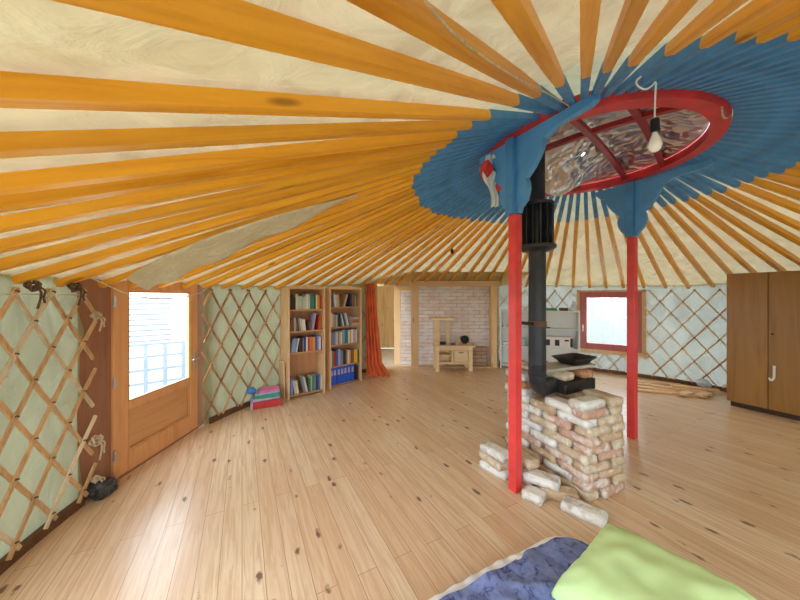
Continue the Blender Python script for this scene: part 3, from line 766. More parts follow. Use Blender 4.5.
row(oR, rR, .034, 1.42, .24, [('blue', .034, .22), ('dark blue', .024, .2), ('white', .024, .24, -.12), ('pale grey', .026, .22, -.12), ('tan', .036, .23, -.12), ('brown', .02, .22, -.12), (None, .05), ('tan', .034, .23, .3), (None, .02), ('dark blue', .03, .24, .12), ('grey', .022, .22), ('brown', .03, .22, ), ('tan', .024, .2)], 'the top shelf of the farther bookcase', G)
row(oR, rR, .034, 1.065, .24, [('pink', .026, .24), ('white', .022, .25), ('tan', .026, .23), ('grey-blue', .024, .22), ('pale green', .02, .21), ('grey', .03, .22), ('black', .026, .23), ('pale grey', .024, .24, -.26), ('dark green', .03, .23, -.26), ('light blue', .026, .25, -.26), ('white', .022, .24, -.26)], 'the second shelf of the farther bookcase', G)
# lying books at the end of that shelf
Rz = Matrix.Rotation(rR, 4, 'Z')
zz = 1.0655
for i, (c, tk, w, dd) in enumerate((('tan', .05, .15, .17), ('brown', .04, .145, .16), ('orange', .035, .15, .17), ('pale grey', .022, .15, .18), ('grey-blue', .022, .15, .17))):
    b = MB(); b.span((0, 0, 0), (w, dd, .003)); b.span((0, 0, tk - .003), (w, dd, tk)); b.span((0, 0, .003), (w, .004, tk - .003))
    bk = b.build('book', BCOL[c], loc=Vector(oR) + Rz @ Vector((.535, .03, zz)), rot=(0, 0, rR))
    MB().span((.003, .004, .003), (w - .003, dd - .004, tk - .003)).build('page_block', PAGES, bk)
    tag(bk, c + ' book lying flat, ' + nth(i) + ' from the bottom, second shelf of the farther bookcase', 'book', G); zz += tk + .0005
row(oR, rR, .034, .745, .24, [('grey-blue', .03, .22), ('grey-blue', .03, .225), ('grey-blue', .03, .22), ('lilac', .028, .22), ('white', .016, .23), ('grey', .026, .23), ('tan', .034, .23), ('cream', .026, .22), ('light blue', .03, .25), ('light blue', .024, .25), ('teal', .034, .25), ('teal', .024, .24), ('cream', .034, .24), ('tan', .024, .24), ('white', .034, .25), ('lilac', .026, .25), ('pink', .028, .24), ('pale grey', .03, .24), ('grey', .02, .23)], 'the third shelf of the farther bookcase', G)
row(oR, rR, .034, .365, .24, [('lilac', .026, .27), ('white', .022, .28), ('grey', .024, .27), ('red', .03, .27), ('maroon', .02, .26), ('blue', .034, .28), ('lilac', .034, .29), ('light blue', .02, .28), ('grey', .034, .26), ('dark green', .03, .25), ('dark brown', .024, .25), ('grey', .026, .25), ('cream', .032, .25), ('tan', .028, .25), ('red', .04, .24), ('brown', .03, .25), ('yellow', .04, .25), ('yellow', .03, .24), ('black', .02, .23)], 'the fourth shelf of the farther bookcase', G)
row(oR, rR, .034, .03, .24, [(None, .004)] + [('bright blue', .07, .305, 0, .21)] * 7 + [(None, .01), ('black', .045, .29), ('dark brown', .04, .27)], 'the bottom shelf of the farther bookcase', G)
# pale board leaning on the bookcase side
lb = MB().box((0, 0, .29), (.24, .02, .58), None, .003).build('wooden_board', M['case_wood'], loc=(-1.872, 4.77, .003), rot=(-.02, 0, math.radians(129.5)))
tag(lb, 'short pale board leaning against the side of the bookcase', 'board')
# pile by the bookcase
PB = Vector((-1.98, 4.46, 0)); pr = math.radians(28)
def pile_item(name, lab, cat, dims, z, mat, off=(0, 0), rz=0, bev=.006, part=None):
    o = MB().box((0, 0, dims[2] / 2), dims, None, bev, 2).build(name, mat, loc=PB + Vector((off[0], off[1], z)), rot=(0, 0, pr + rz))
    tag(o, lab, cat, 'pile on the floor by the bookcase'); return o
rb = pile_item('storage_case', 'red flat case with a pale lilac end at the bottom of the floor pile', 'case', (.38, .28, .10), .001, plain('case_red', rgb(196, 58, 62), .5))
MB().box((-.205, 0, .05), (.03, .27, .098), None, .004).build('end_cap', plain('case_lilac', rgb(196, 188, 224), .5), rb)['label'] = 'pale lilac end'
pile_item('storage_case', 'lilac flat case lying second from the bottom of the floor pile', 'case', (.36, .26, .035), .102, plain('case_lilac2', rgb(190, 190, 222), .5), (-.02, 0), .08)
pile_item('folder', 'thick green folder in the middle of the floor pile', 'folder', (.34, .25, .05), .138, plain('folder_green', rgb(58, 158, 118), .5), (.01, .0), -.05)
pile_item('folder', 'pale blue thin folder lying on the green folder', 'folder', (.33, .25, .022), .189, plain('folder_blue', rgb(170, 202, 226), .5), (-.01, 0), .1)
pile_item('folder', 'pink folder on top of the floor pile', 'folder', (.27, .22, .035), .212, plain('folder_pink', rgb(228, 122, 186), .5), (.03, .0), .0)
b = MB(); bmesh.ops.create_icosphere(b.bm, subdivisions=3, radius=.065)
for v in b.bm.verts: v.co += v.co.normalized() * noise.noise(v.co * 14) * .018; v.co.z *= .75
tag(b.build('crumpled_bag', plain('bag_blue', rgb(72, 138, 220), .5, 0, .2, 20), smooth=True, loc=PB + Vector((-.155, -.16, .26))), 'crumpled bright blue bag lying at the end of the floor pile', 'bag', 'pile on the floor by the bookcase')

# ------------------------------------------------------------------ white shelf unit
oS, rS, lS = Vector((2.25, 6.74, 0)), math.atan2(-.59, 1.45), 1.56
sh = thing('shelf_unit', 'low white open shelf unit between the brick alcove and the window', 'shelf', oS, rS)
Hs, Ds = 1.28, .27
for i, x in enumerate((0, .60, lS - .03)): MB().span((x, 0, 0), (x + .03, Ds, Hs), .002).build('upright', M['shelf_white'], sh)
MB().span((0, -.005, Hs), (lS, Ds, Hs + .028), .002).build('top_board', M['shelf_white'], sh)
for z in (.10, .52, .93):
    MB().span((.03, .005, z - .022), (.60, Ds - .01, z), .002).build('shelf', M['shelf_white'], sh)
    MB().span((.63, .005, z - .022), (lS - .03, Ds - .01, z), .002).build('shelf', M['shelf_white'], sh)
MB().span((.03, Ds - .01, 0), (.6, Ds, Hs)).build('back_panel', M['shelf_white'], sh); MB().span((.63, Ds - .01, 0), (lS - .03, Ds, Hs)).build('back_panel', M['shelf_white'], sh)
RS = Matrix.Rotation(rS, 4, 'Z')
def on_shelf(x, y, z): return oS + RS @ Vector((x, y, z))
rc = thing('white_cabinet', 'long white box with four black square openings on the white shelf', 'box', on_shelf(.68, .02, .521), rS)
MB().span((0, 0, 0), (.76, .2, .235), .008).build('body', M['white'], rc)
for x in (.06, .24, .42): MB().span((x, -.006, .05), (x + .085, .002, .175), .002).build('opening', M['black'], rc)['label'] = 'black square opening'
MB().span((.60, -.006, .15), (.68, .002, .185), .002).build('label_strip', M['black'], rc); MB().span((.705, -.006, .03), (.755, .002, .215), .004).build('end_panel', M['black'], rc)
b = MB().span((0, 0, 0), (.42, .2, .012), .004); 
for (a_, c_) in (((0, 0, .012), (.42, .01, .05)), ((0, .19, .012), (.42, .2, .05)), ((0, .01, .012), (.01, .19, .05)), ((.41, .01, .012), (.42, .19, .05))): b.span(a_, c_)
tag(b.build('tray', plain('tray_green', rgb(58, 150, 118), .4), loc=on_shelf(.72, .04, Hs + .029), rot=(0, 0, rS)), 'green tray on top of the white shelf unit', 'tray')
b = MB().box((0, 0, .03), (.16, .2, .06), None, .02, 2); tag(b.build('cloth_bundle', M['tie'], loc=on_shelf(1.27, .12, Hs + .029), rot=(0, 0, rS)), 'brown cloth bundle on the white shelf top beside the tray', 'bundle')
b = MB().box((0, 0, .09), (.09, .05, .18), None, .004); tag(b.build('carton', plain('carton_blue_white', rgb(206, 216, 232), .4, 0, .15, 14), loc=on_shelf(1.43, .13, Hs + .05), rot=(0, .35, rS)), 'small pale blue carton tilted on the white shelf top by the window', 'carton')
b = MB().lathe([(.001, 0), (.05, 0), (.055, .03), (.03, .06), (.022, .10), (.03, .13), (.016, .16), (.001, .165)], 16)
tag(b.build('figurine', plain('figurine_clay', rgb(214, 206, 190), .5), smooth='auto', loc=on_shelf(.74, .1, .931)), 'small pale figurine on the white shelf beside the stovepipe', 'figurine')
b = MB().lathe([(.001, 0), (.09, 0), (.10, .018), (.001, .022)], 18); tag(b.build('dish', M['tie'], smooth='auto', loc=on_shelf(.92, .11, .931)), 'flat brown dish on the upper white shelf', 'dish')
b = MB().lathe([(.001, 0), (.04, 0), (.052, .06), (.047, .06), (.001, .01)], 16); tag(b.build('cup', M['white'], smooth='auto', loc=on_shelf(.10, .1, .931)), 'white cup on the upper white shelf near the alcove', 'cup')
b = MB().box((0, 0, .035), (.18, .14, .07), None, .02, 2); tag(b.build('tub', M['white'], loc=on_shelf(.15, .11, .521), rot=(0, 0, rS)), 'low white tub on the middle white shelf near the alcove', 'tub')
b = MB().span((0, 0, 0), (.13, .1, .17), .01); tag(b.build('carton', plain('carton_teal', rgb(160, 208, 206), .4, 0, .15, 10), loc=on_shelf(.40, .08, .521), rot=(0, 0, rS)), 'pale teal carton on the middle white shelf behind the stovepipe', 'carton')
b = MB().lathe([(.001, 0), (.09, 0), (.12, .10), (.115, .10), (.085, .01), (.001, .01)], 20); tag(b.build('basket', plain('basket_wicker', rgb(214, 160, 96), .7, 0, .2, 40, .4), smooth='auto', loc=on_shelf(.86, .13, .101)), 'orange-tan basket on the lowest white shelf by the stovepipe', 'basket')
b = MB().box((0, 0, .04), (.2, .16, .08), None, .015); tag(b.build('carton', plain('carton_tan', rgb(206, 176, 136), .6), loc=on_shelf(.42, .12, .101), rot=(0, 0, rS)), 'tan carton on the lowest white shelf beside the red post', 'carton')

# ------------------------------------------------------------------ wardrobe and planks
oW, rW = Vector((4.83, 4.44, 0)), math.atan2(-.6, .29)
wa = thing('wardrobe', 'tall plain brown two-door wardrobe by the pale lattice', 'wardrobe', oW, rW)
lW, dW, hW = .82, .30, 1.94
MB().span((0, .022, .09), (lW, dW, hW)).build('carcass', M['wardrobe'], wa)
MB().span((.03, .05, 0), (lW - .03, dW - .03, .09)).build('plinth', plain('plinth_dark', rgb(70, 44, 24), .6), wa)
d_a = MB().span((.002, 0, .075), (.398, .021, hW), .003).build('door', M['wardrobe'], wa); d_b = MB().span((.404, 0, .075), (lW, .021, hW), .003).build('door', M['wardrobe'], wa)
b = MB().tube(smooth_pts([(.46, -.03, .68), (.462, -.034, .60), (.46, -.03, .51), (.44, -.03, .475), (.42, -.026, .49), (.417, -.02, .51)]), .013, 8)
b.cyl((.46, 0, .66), (.46, -.03, .66), .012, n=10); b.build('handle', M['white'], d_b, smooth='auto')['label'] = 'white J-shaped pull'
MB().cyl((.44, .002, 1.1), (.44, -.004, 1.1), .014, n=14).build('keyhole', M['iron'], d_b)
bd = math.atan2(-.49, .87)
BO = [((4.42, 4.98), 1.0, .11, 0, bd + .16, 'plank', 'long orange-tan plank lying outermost on the floor by the post'), ((4.62, 5.10), 1.0, .10, 0, bd + .02, 'plank_pale', 'pale plank lying second out in the floor pile'),
      ((4.72, 5.28), 1.05, .12, 0, bd, 'plank', 'tan plank in the middle of the plank pile, under the others'), ((4.80, 5.46), 1.0, .11, 0, bd - .05, 'plank_pale', 'pale plank nearest the lattice in the plank pile'),
      ((4.57, 5.20), .95, .09, .024, bd - .12, 'plank_pale', 'long pale plank resting slantwise on the pile'), ((4.72, 5.40), .55, .12, .024, bd + .1, 'plank', 'short brown plank upon the pile by the lattice'),
      ((4.86, 4.80), .30, .10, .024, bd + .9, 'plank_pale', 'short pale offcut laid crosswise, outermost by the wardrobe'), ((4.63, 4.86), .30, .09, .024, bd + .9, 'plank_pale', 'short pale offcut laid crosswise, second from the wardrobe'),
      ((4.95, 5.05), .6, .09, .048, bd + .05, 'plank', 'tan plank topmost on the pile beside the wardrobe')]
for (x, y), L, w, z, rz, m, lab in BO:
    tag(MB().box((0, 0, .014), (L, w * 1.12, .028), None, .002).build('plank', M[m], loc=(x, y, z * 1.22 + .001), rot=(0, 0, rz)), lab, 'plank', 'planks piled on the floor by the lattice')
b = MB(); bmesh.ops.create_icosphere(b.bm, subdivisions=3, radius=.09)
for v in b.bm.verts: v.co += v.co.normalized() * noise.noise(v.co * 16) * .03; v.co.z = max(v.co.z * .8, -.055)
tag(b.build('plastic_bag', plain('bag_white_blue', rgb(206, 218, 236), .4, 0, .2, 20), smooth=True, loc=(5.17, 5.10, .13)), 'crumpled white-blue plastic bag on the planks beside the wardrobe', 'bag')

# ------------------------------------------------------------------ brick stove
K0 = Vector((1.454, 2.318, 0)); F1 = Vector((.927, .375, 0)); F2 = Vector((-.375, .927, 0)); FA = math.atan2(.375, .927)
def rough_brick(seed, L=.275, W=.132, H=.070):
    b = MB(); b.box((0, 0, H / 2), (L, W, H)); bmesh.ops.subdivide_edges(b.bm, edges=b.bm.edges, cuts=1, use_grid_fill=True)
    es = [e for e in b.bm.edges if len(e.link_faces) == 2 and e.calc_face_angle() > 1]
    bmesh.ops.bevel(b.bm, geom=es, offset=.009, segments=2, affect='EDGES')
    bmesh.ops.subdivide_edges(b.bm, edges=[e for e in b.bm.edges if e.calc_length() > .05], cuts=2, use_grid_fill=True)
    for v in b.bm.verts:
        s = Vector((seed * 7.3, seed * 3.1, 0)); q = v.co * 14 + s
        d = Vector((noise.noise(q), noise.noise(q + Vector((9, 0, 0))), noise.noise(q + Vector((0, 9, 0)))))
        k = .010; v.co += Vector((d.x * k, d.y * k, d.z * k * (.35 if .01 < v.co.z < H - .01 else .25)))
        v.co.z = min(max(v.co.z, 0), H)
    bmesh.ops.recalc_face_normals(b.bm, faces=b.bm.faces)
    me = bpy.data.meshes.new('brick'); b.bm.to_mesh(me); b.bm.free(); me.materials.append(BRK['tan'])
    for p in me.polygons: p.use_smooth = True
    return me
BM = [rough_brick(i) for i in range(9)]; HB = [rough_brick(20 + i, .15) for i in range(3)]
RB = random.Random(11)
def brick(loc, rz, col, label, group='loose bricks of the stove pile', me=None, tilt=(0, 0)):
    o = bpy.data.objects.new('brick', me or RB.choice(BM)); COL.objects.link(o)
    o.location = loc; o.rotation_euler = (tilt[0], tilt[1], rz)
    o.material_slots[0].link = 'OBJECT'; o.material_slots[0].material = BRK[col]
    return tag(o, label, 'brick', group)
PITCH = .0705
def put(e1, e2, z, along, col, label, jit=.022, me=None):
    p = K0 + F1 * e1 + F2 * e2; rz = FA + (PI / 2 if along == 2 else 0) + RB.uniform(-.07, .07)
    brick(Vector((p.x + RB.uniform(-jit, jit) * .4, p.y + RB.uniform(-jit, jit) * .4, z)), rz, col, label, me=me)
pal_hi = ['white limewashed', 'cream', 'white limewashed', 'tan', 'pinkish', 'pale grey']
pal_rt = ['tan', 'cream', 'tan', 'cream', 'pinkish']
pal_lo = ['pinkish', 'tan', 'pinkish', 'white limewashed', 'cream']
def course(k):
    z = k * PITCH; ct = nth(k) + ' course up'
    taper = .012 * max(0, 5 - k) / 5 ; j = RB.uniform(-.012, .012)
    hi = k <= 8
    lc = lambda: RB.choice(pal_lo if k < 4 else pal_hi); rc_ = lambda: RB.choice(pal_rt)
    e = -taper + j * .5
    if k % 2 == 0:
        # stretchers down the door-facing side; right face behind them
        sp = [(e + .07, .145 + j)]
        if k <= 8: sp += [(e + .07, .45 + j), (e + .07, .755 + j)]
        elif k <= 11: sp = sp
        for i, (a, c) in enumerate(sp): put(a, c, z, 2, lc(), f'{{c}} brick in the door-facing side, {ct}, ' + nth(i) + ' from the near corner')
        put(.145 + .15, .07 - taper, z, 1, rc_(), f'{{c}} brick in the mattress-facing side, {ct}, beside the corner brick')
    else:
        put(.145 + e, .07 - taper, z, 1, rc_(), f'{{c}} corner brick of the mattress-facing side, {ct}')
        if k <= 9: put(.145 + .225 + e + taper * 2, .07 - taper, z, 1, rc_(), f'{{c}} short brick at the far end of the mattress-facing side, {ct}', me=RB.choice(HB))
        sp = [(e + .07, .145 + .15 + j)]
        if k <= 7: sp += [(e + .07, .145 + .455 + j)]
        if k <= 7: put(e + .07, .145 + .455 + .235 + j, z, 2, lc(), f'{{c}} short brick at the far end of the door-facing side, {ct}', me=RB.choice(HB))
        for i, (a, c) in enumerate(sp): put(a, c, z, 2, lc(), f'{{c}} brick in the door-facing side, {ct}, ' + nth(i) + ' after the corner')
for k in range(10): course(k)
# inner and far bricks that carry the fire box and the slab
TOPZ = 10 * PITCH
for k in range(10):
    put(.40, .40 + (.02 if k % 2 else 0), k * PITCH, 2, 'tan', f'{{c}} brick in the inner stack under the iron box, ' + nth(k) + ' course up')
    if k < 10: put(.40, .72 + (.02 if k % 2 else 0), k * PITCH, 2, 'tan', f'{{c}} brick in the rear stack under the slab, ' + nth(k) + ' course up')
for k in range(9, 12): put(.05, .775, k * PITCH, 2, ['white limewashed', 'orange-brown', 'pale grey'][k % 3], f'{{c}} brick stacked behind the stovepipe, ' + nth(k) + ' course up')
# top bricks
put(.10, .09, TOPZ, 1, 'white limewashed', '{c} brick lying topmost at the near corner of the pile') 
put(.36, .13, TOPZ, 2, 'cream', '{c} brick at the top edge facing the wardrobe')
put(.06, .42, 9 * PITCH, 2, 'orange-brown', '{c} brick lying in front of the stovepipe elbow') if False else None
for o in list(COL.objects):
    if o.name.startswith('brick') and '{c}' in o.get('label', ''):
        m = o.material_slots[0].material; c = [k for k, v in BRK.items() if v == m][0]; o['label'] = o['label'].replace('{c}', c)
DG = 'loose bricks scattered by the stove'
z1_, z2_ = .0705, .141
brick((1.345, 2.195, 0), math.radians(-44), 'white limewashed', 'single whitish brick lying loose on the floor before the pile', DG, BM[2])
brick((1.262, 2.402, 0), math.radians(-19), 'tan', 'tan brick on the floor against the near corner of the pile', DG, BM[3])
brick((1.06, 2.375, 0), math.radians(-46), 'white limewashed', 'short whitish brick on the floor between the red post and the pile', DG, HB[1])
brick((1.165, 2.475, z1_), math.radians(-36), 'white limewashed', 'whitish brick bridging the floor bricks between post and pile', DG, BM[1])
brick((1.08, 2.66, 0), math.radians(-62), 'cream', 'cream brick on the floor right behind the red post', DG, BM[4])
brick((.875, 2.745, 0), math.radians(-52), 'white limewashed', 'whitish brick on the floor sticking out past the red post', DG, BM[6])
brick((.865, 2.765, z1_), math.radians(-66), 'cream', 'cream brick lying on the one that sticks out past the post', DG, BM[7])
brick((1.045, 2.725, z1_), math.radians(-60), 'tan', 'tan brick in the second layer behind the red post', DG, BM[8])
brick((.885, 2.77, z2_), math.radians(-58), 'white limewashed', 'whitish brick topmost of the small heap behind the red post', DG, BM[0])
brick((1.09, 2.66, z2_), math.radians(-68), 'tan', 'tan brick topmost of the heap between post and pile', DG, BM[1])

# iron fire box, slab, pan
PP = Vector((1.24, 2.712, 0))
ib = thing('stove_box', 'black iron fire box lying across the top of the brick pile', 'stove', K0 + F1 * .40 + F2 * .50 + Vector((0, 0, 10 * PITCH + .001)), FA + .1)
MB().box((0, 0, .052), (.44, .26, .104), None, .02, 3).build('body', M['iron'], ib, smooth='auto')
MB().box((.205, 0, .0545), (.05, .275, .109), None, .012, 2).build('end_plate', M['iron'], ib, smooth='auto')
zt = 10 * PITCH + .11
for i, (a, c) in enumerate(((.30, .54), (.56, .54))):
    p = K0 + F1 * a + F2 * c; brick((p.x, p.y, zt), FA + PI / 2 + .1, ('cream', 'orange-brown')[i], ('cream brick laid on the iron box, nearer the stovepipe', 'orange-brown brick laid on the iron box, farther from the stovepipe')[i], 'bricks under the slab', BM[i])
sl = K0 + F1 * .42 + F2 * .605
tag(MB().box((0, 0, .015), (.74, .24, .03), None, .006, 2).build('stone_slab', M['slab'], loc=(sl.x, sl.y, zt + .0705), rot=(0, 0, FA - .0)), 'pale grey slab on top of the stove pile under the black pan', 'slab')
zp = zt + .0705 + .031; pp = K0 + F1 * .62 + F2 * .60
b = MB()
a_ = .19; c_ = .13
ringz = [(-a_ * .72, -c_ * .72, 0), (a_ * .72, -c_ * .72, 0), (a_ * .72, c_ * .72, 0), (-a_ * .72, c_ * .72, 0)]
def rect(a, c, z, r=.05, n=5):
    out = []
    for sx, sy, s0 in ((1, 1, 0), (-1, 1, 1), (-1, -1, 2), (1, -1, 3)):
        for i in range(n + 1):
            an = PI / 2 * (s0 + i / n); out.append(b.bm.verts.new((sx * (a - r) + r * math.cos(an), sy * (c - r) + r * math.sin(an), z)))
    return out
rs = [rect(.14, .09, 0), rect(.165, .105, .03), rect(.20, .135, .062), rect(.205, .14, .068), rect(.195, .13, .066), rect(.155, .098, .03), rect(.13, .085, .008)]
for r1, r2 in zip(rs, rs[1:]):
    for i in range(len(r1)): b.bm.faces.new((r1[i], r1[(i + 1) % len(r1)], r2[(i + 1) % len(r1)], r2[i]))
b.bm.faces.new(rs[0][::-1]); b.bm.faces.new(rs[-1])
pan = b.build('baking_pan', M['iron'], smooth='auto', loc=(pp.x, pp.y, zp + .001), rot=(0, 0, FA + .1)); tag(pan, 'black rectangular baking pan on the stove slab', 'pan')

# stovepipe
sp = thing('stovepipe', 'black stovepipe with finned heat exchanger rising through the crown', 'stovepipe', (PP.x, PP.y, .64))
def PZ(z): return (0, 0, z - .64)
ED = Vector((.2185, .153, 0)).normalized(); EZ = 10 * PITCH + .058 - .64
pts = [ED * .262 + Vector((0, 0, EZ)), ED * .18 + Vector((0, 0, EZ))]
for i in range(8):
    a = PI / 2 * i / 7; pts.append(ED * (.12 * (1 - math.sin(a))) + Vector((0, 0, EZ + .12 * (1 - math.cos(a)))))
b = MB().tube(pts + [(0, 0, .93 - .64)], .072, 24); b.build('elbow', M['pipe'], sp, smooth='auto')
b = MB(); 
for i in range(6): b.lathe([(.074, 0), (.078, .006), (.074, .012)], 24, (0, 0, EZ + .13 + .018 * i))
b.build('seam', M['pipe'], sp, smooth='auto')
MB().cyl(PZ(.93), PZ(2.02), .073, n=28).build('lower_pipe', M['pipe'], sp, smooth='auto')
b = MB().lathe([(.076, 1.335 - .64), (.078, 1.34 - .64), (.078, 1.38 - .64), (.076, 1.385 - .64)], 24); b.build('clamp_band', M['tie'], sp, smooth='auto')
b = MB().cyl(PZ(2.02), PZ(2.46), .075, n=24)
for i in range(14):
    a = 2 * PI * i / 14; b.box((.105 * math.cos(a), .105 * math.sin(a), 2.23 - .64), (.06, .008, .38), a)
ex = b.build('heat_exchanger', M['pipe'], sp, smooth='auto')
MB().lathe([(.075, 2.01 - .64), (.13, 2.015 - .64), (.158, 2.04 - .64), (.158, 2.065 - .64), (.075, 2.065 - .64)], 28).build('flange', M['pipe'], sp, smooth='auto')
MB().lathe([(.075, 2.415 - .64), (.14, 2.415 - .64), (.14, 2.44 - .64), (.075, 2.47 - .64)], 28).build('flange', M['pipe'], sp, smooth='auto')
MB().cyl(PZ(2.46), PZ(3.45), .066, n=24).build('upper_pipe', M['pipe'], sp, smooth='auto')
# stay from the post to the pipe
q0 = Vector((.985, 2.545, 1.385)); q1 = Vector((1.19, 2.665, 1.36))
tag(MB().bar([q0, q1], (0, 0, 1), .012, .03).build('stay_bar', M['black']), 'short black bar holding the stovepipe to the red post', 'bar')

# ------------------------------------------------------------------ bulb, ropes, ribbon
LB = Vector((1.36, 1.6, 2.45))
bl = thing('hanging_bulb', 'bare white light bulb hanging on a white cord by the ring', 'lamp', LB + Vector((0, 0, .29)))
cp = [(-.075, .0, .035), (-.095, .01, .02), (-.085, .01, -.01), (-.045, .01, -.03), (-.01, .005, -.01), (.005, 0, .015), (.004, 0, -.03), (0, 0, -.10), (-.002, 0, -.19)]
MB().tube(smooth_pts(cp), .0045, 8).build('cord', M['white'], bl, smooth=True)
MB().lathe([(.006, -.185), (.016, -.19), (.02, -.20), (.02, -.245), (.022, -.25), (.022, -.262), (.015, -.262)], 18).build('socket', M['black'], bl, smooth='auto')
MB().lathe([(.013, -.262), (.014, -.275), (.022, -.295), (.030, -.318), (.031, -.335), (.026, -.352), (.015, -.364), (.001, -.368)], 22).build('bulb', M['bulb'], bl, smooth=True)
rp = [(-.12, .36, 2.22), (.08, .76, 2.30), (.45, 1.22, 2.50), (.85, 1.68, 2.73), (1.15, 2.04, 2.90), (1.16, 2.06, 2.905), (1.165, 2.07, 2.86), (1.16, 2.07, 2.80)]
tag(MB().tube(smooth_pts(rp), .004, 6).build('rope', M['rope'], smooth=True), 'long pale rope running under the rafters to the crown ring', 'rope')
cp = [(2.20, 2.05, 2.90), (2.26, 2.10, 2.86), (2.33, 2.14, 2.87), (2.39, 2.16, 2.92)]
tag(MB().tube(smooth_pts(cp), .006, 6).build('cord', M['rope'], smooth=True), 'short cord looped on the crown ring near the wardrobe side', 'cord')
sk = Vector((.87, 5.0, 2.40))
b = MB().lathe([(.001, -.075), (.026, -.075), (.028, -.02), (.012, 0), (.004, .01), (.004, .09), (.001, .09)], 14)
tag(b.build('lamp_socket', M['black'], smooth='auto', loc=sk), 'small black empty lamp socket hanging under the rafters before the alcove', 'lamp socket')
rb_ = thing('cloth_ribbon', 'white and red cloth strip tied to the blue bracket of the near post', 'ribbon', (.80, 2.66, 2.80))
b = MB()
def frb(u, v):
    z = -.46 * v + .06; w0 = .02 + .05 * math.sin(PI * min(1, v * 1.6)) * (1 - .3 * v) + .012
    return Vector((w0 * (u - .5) * 2 + .03 * v + .012 * math.sin(v * 9), .018 * math.sin(u * 12 + v * 6), z))
b.grid(frb, 14, 26); b.build('white_strip', M['white'], rb_, smooth=True, thick=.003)
b = MB(); b.grid(lambda u, v: Vector((-.035 + (u - .5) * .10 * math.sin(PI * (.15 + .8 * v)), -.03 + .014 * math.sin(u * 8 + v * 5), .0 - .15 * v)), 12, 12)
b.build('red_strip', M['red'], rb_, smooth=True, thick=.003)['label'] = 'red scrap of cloth'

# ------------------------------------------------------------------ mattress, throw, pillow
MU, MV = Vector((-.889, -.458, 0)).normalized(), Vector((.458, -.889, 0)).normalized()
M0 = Vector((1.09, 1.965, 0)); LU, LV, RC = 1.33, 1.95, .24
ma = math.atan2(MV.y, MV.x)
mt = thing('floor_mattress', 'low cream mattress lying on the floor boards in front', 'mattress', M0, ma)
# local frame: x along MV, y along -MU
def rr_outline(x0, x1, y0, y1, r, n=8):
    out = []
    for cx, cy, s0 in ((x1 - r, y1 - r, 0), (x0 + r, y1 - r, 1), (x0 + r, y0 + r, 2), (x1 - r, y0 + r, 3)):
        for i in range(n + 1):
            a = PI / 2 * (s0 + i / n); out.append((cx + r * math.cos(a), cy + r * math.sin(a)))
    return out
b = MB(); rs = []
for ins, z in ((.02, 0), (0, .02), (0, .09), (.012, .11), (.04, .118)):
    rs.append([b.bm.verts.new((x, y, z)) for x, y in rr_outline(ins, LV - ins, -LU + ins, -ins, RC - ins)])
for r1, r2 in zip(rs, rs[1:]):
    for i in range(len(r1)): b.bm.faces.new((r1[i], r1[(i + 1) % len(r1)], r2[(i + 1) % len(r2)], r2[i]))
b.bm.faces.new(rs[0][::-1]); b.bm.faces.new(rs[-1]); b.build('body', M['sheet'], mt, smooth='auto')
# throw: covers the bed except a strip at the near-door edge (x small)
th = MB(); nu, nv = 110, 90
def ft(u, v):
    y = -LU - .0 + (LU + .02) * v; q0_ = min(1, max(0, (y + .56) / .16)); q0_ = q0_ * q0_ * (3 - 2 * q0_); xm = .06 - .085 * q0_
    x = xm + (LV - .02 - xm) * u
    # round the far corner
    dx = RC + .03 - (x - .0); dy = y + RC + .02
    z = .124
    if dx > 0 and dy > 0:
        q = math.hypot(dx, dy)
        if q > RC: k = RC / q; x = RC + .03 - dx * k; y = -RC - .02 + dy * k
    p = Vector((x, y, 0))
    z += .008 * noise.noise(p * 6) + .004 * noise.noise(p * 15)
    fold = noise.noise(Vector((x * 2.5 + y * 1.0, y * 2 - x * 4, 1))) 
    if y < -.32: z += max(0, .035 * (1 - abs(fold) * 6)) * min(1, (-.32 - y) * 5)
    if u < .035: z -= .10 * q0_ * (1 - u / .035) ** 1.5
    if v > .93: z -= ((v - .93) / .07) ** 2 * .085
    return Vector((x, y, max(z, .02)))
th.grid(ft, nu, nv)
to = th.build('throw_blanket', M['throw'], smooth=True, loc=M0, rot=(0, 0, ma)); tag(to, 'dark blue patterned blanket spread over the floor mattress', 'blanket')
# folded edge of a pale sheet along the near-door side
b = MB()
def fs(u, v):
    y = -LU * 1.0 + (LU - .40) * u; x = .075 - .12 * v * min(1, (1 - u) * 6 + .25) + .01 * noise.noise(Vector((y * 9, v * 3, 0)))
    z = .125 + .006 * math.sin(y * 60) * v - .10 * max(0, v - .55) / .45 * (.9 + .1 * math.sin(y * 31))
    return Vector((x, y, z))
b.grid(fs, 90, 8); tag(b.build('bed_sheet', M['sheet'], smooth=True, loc=M0, rot=(0, 0, ma), thick=.003), 'crumpled cream sheet edge showing along the mattress beside the blue blanket', 'sheet')
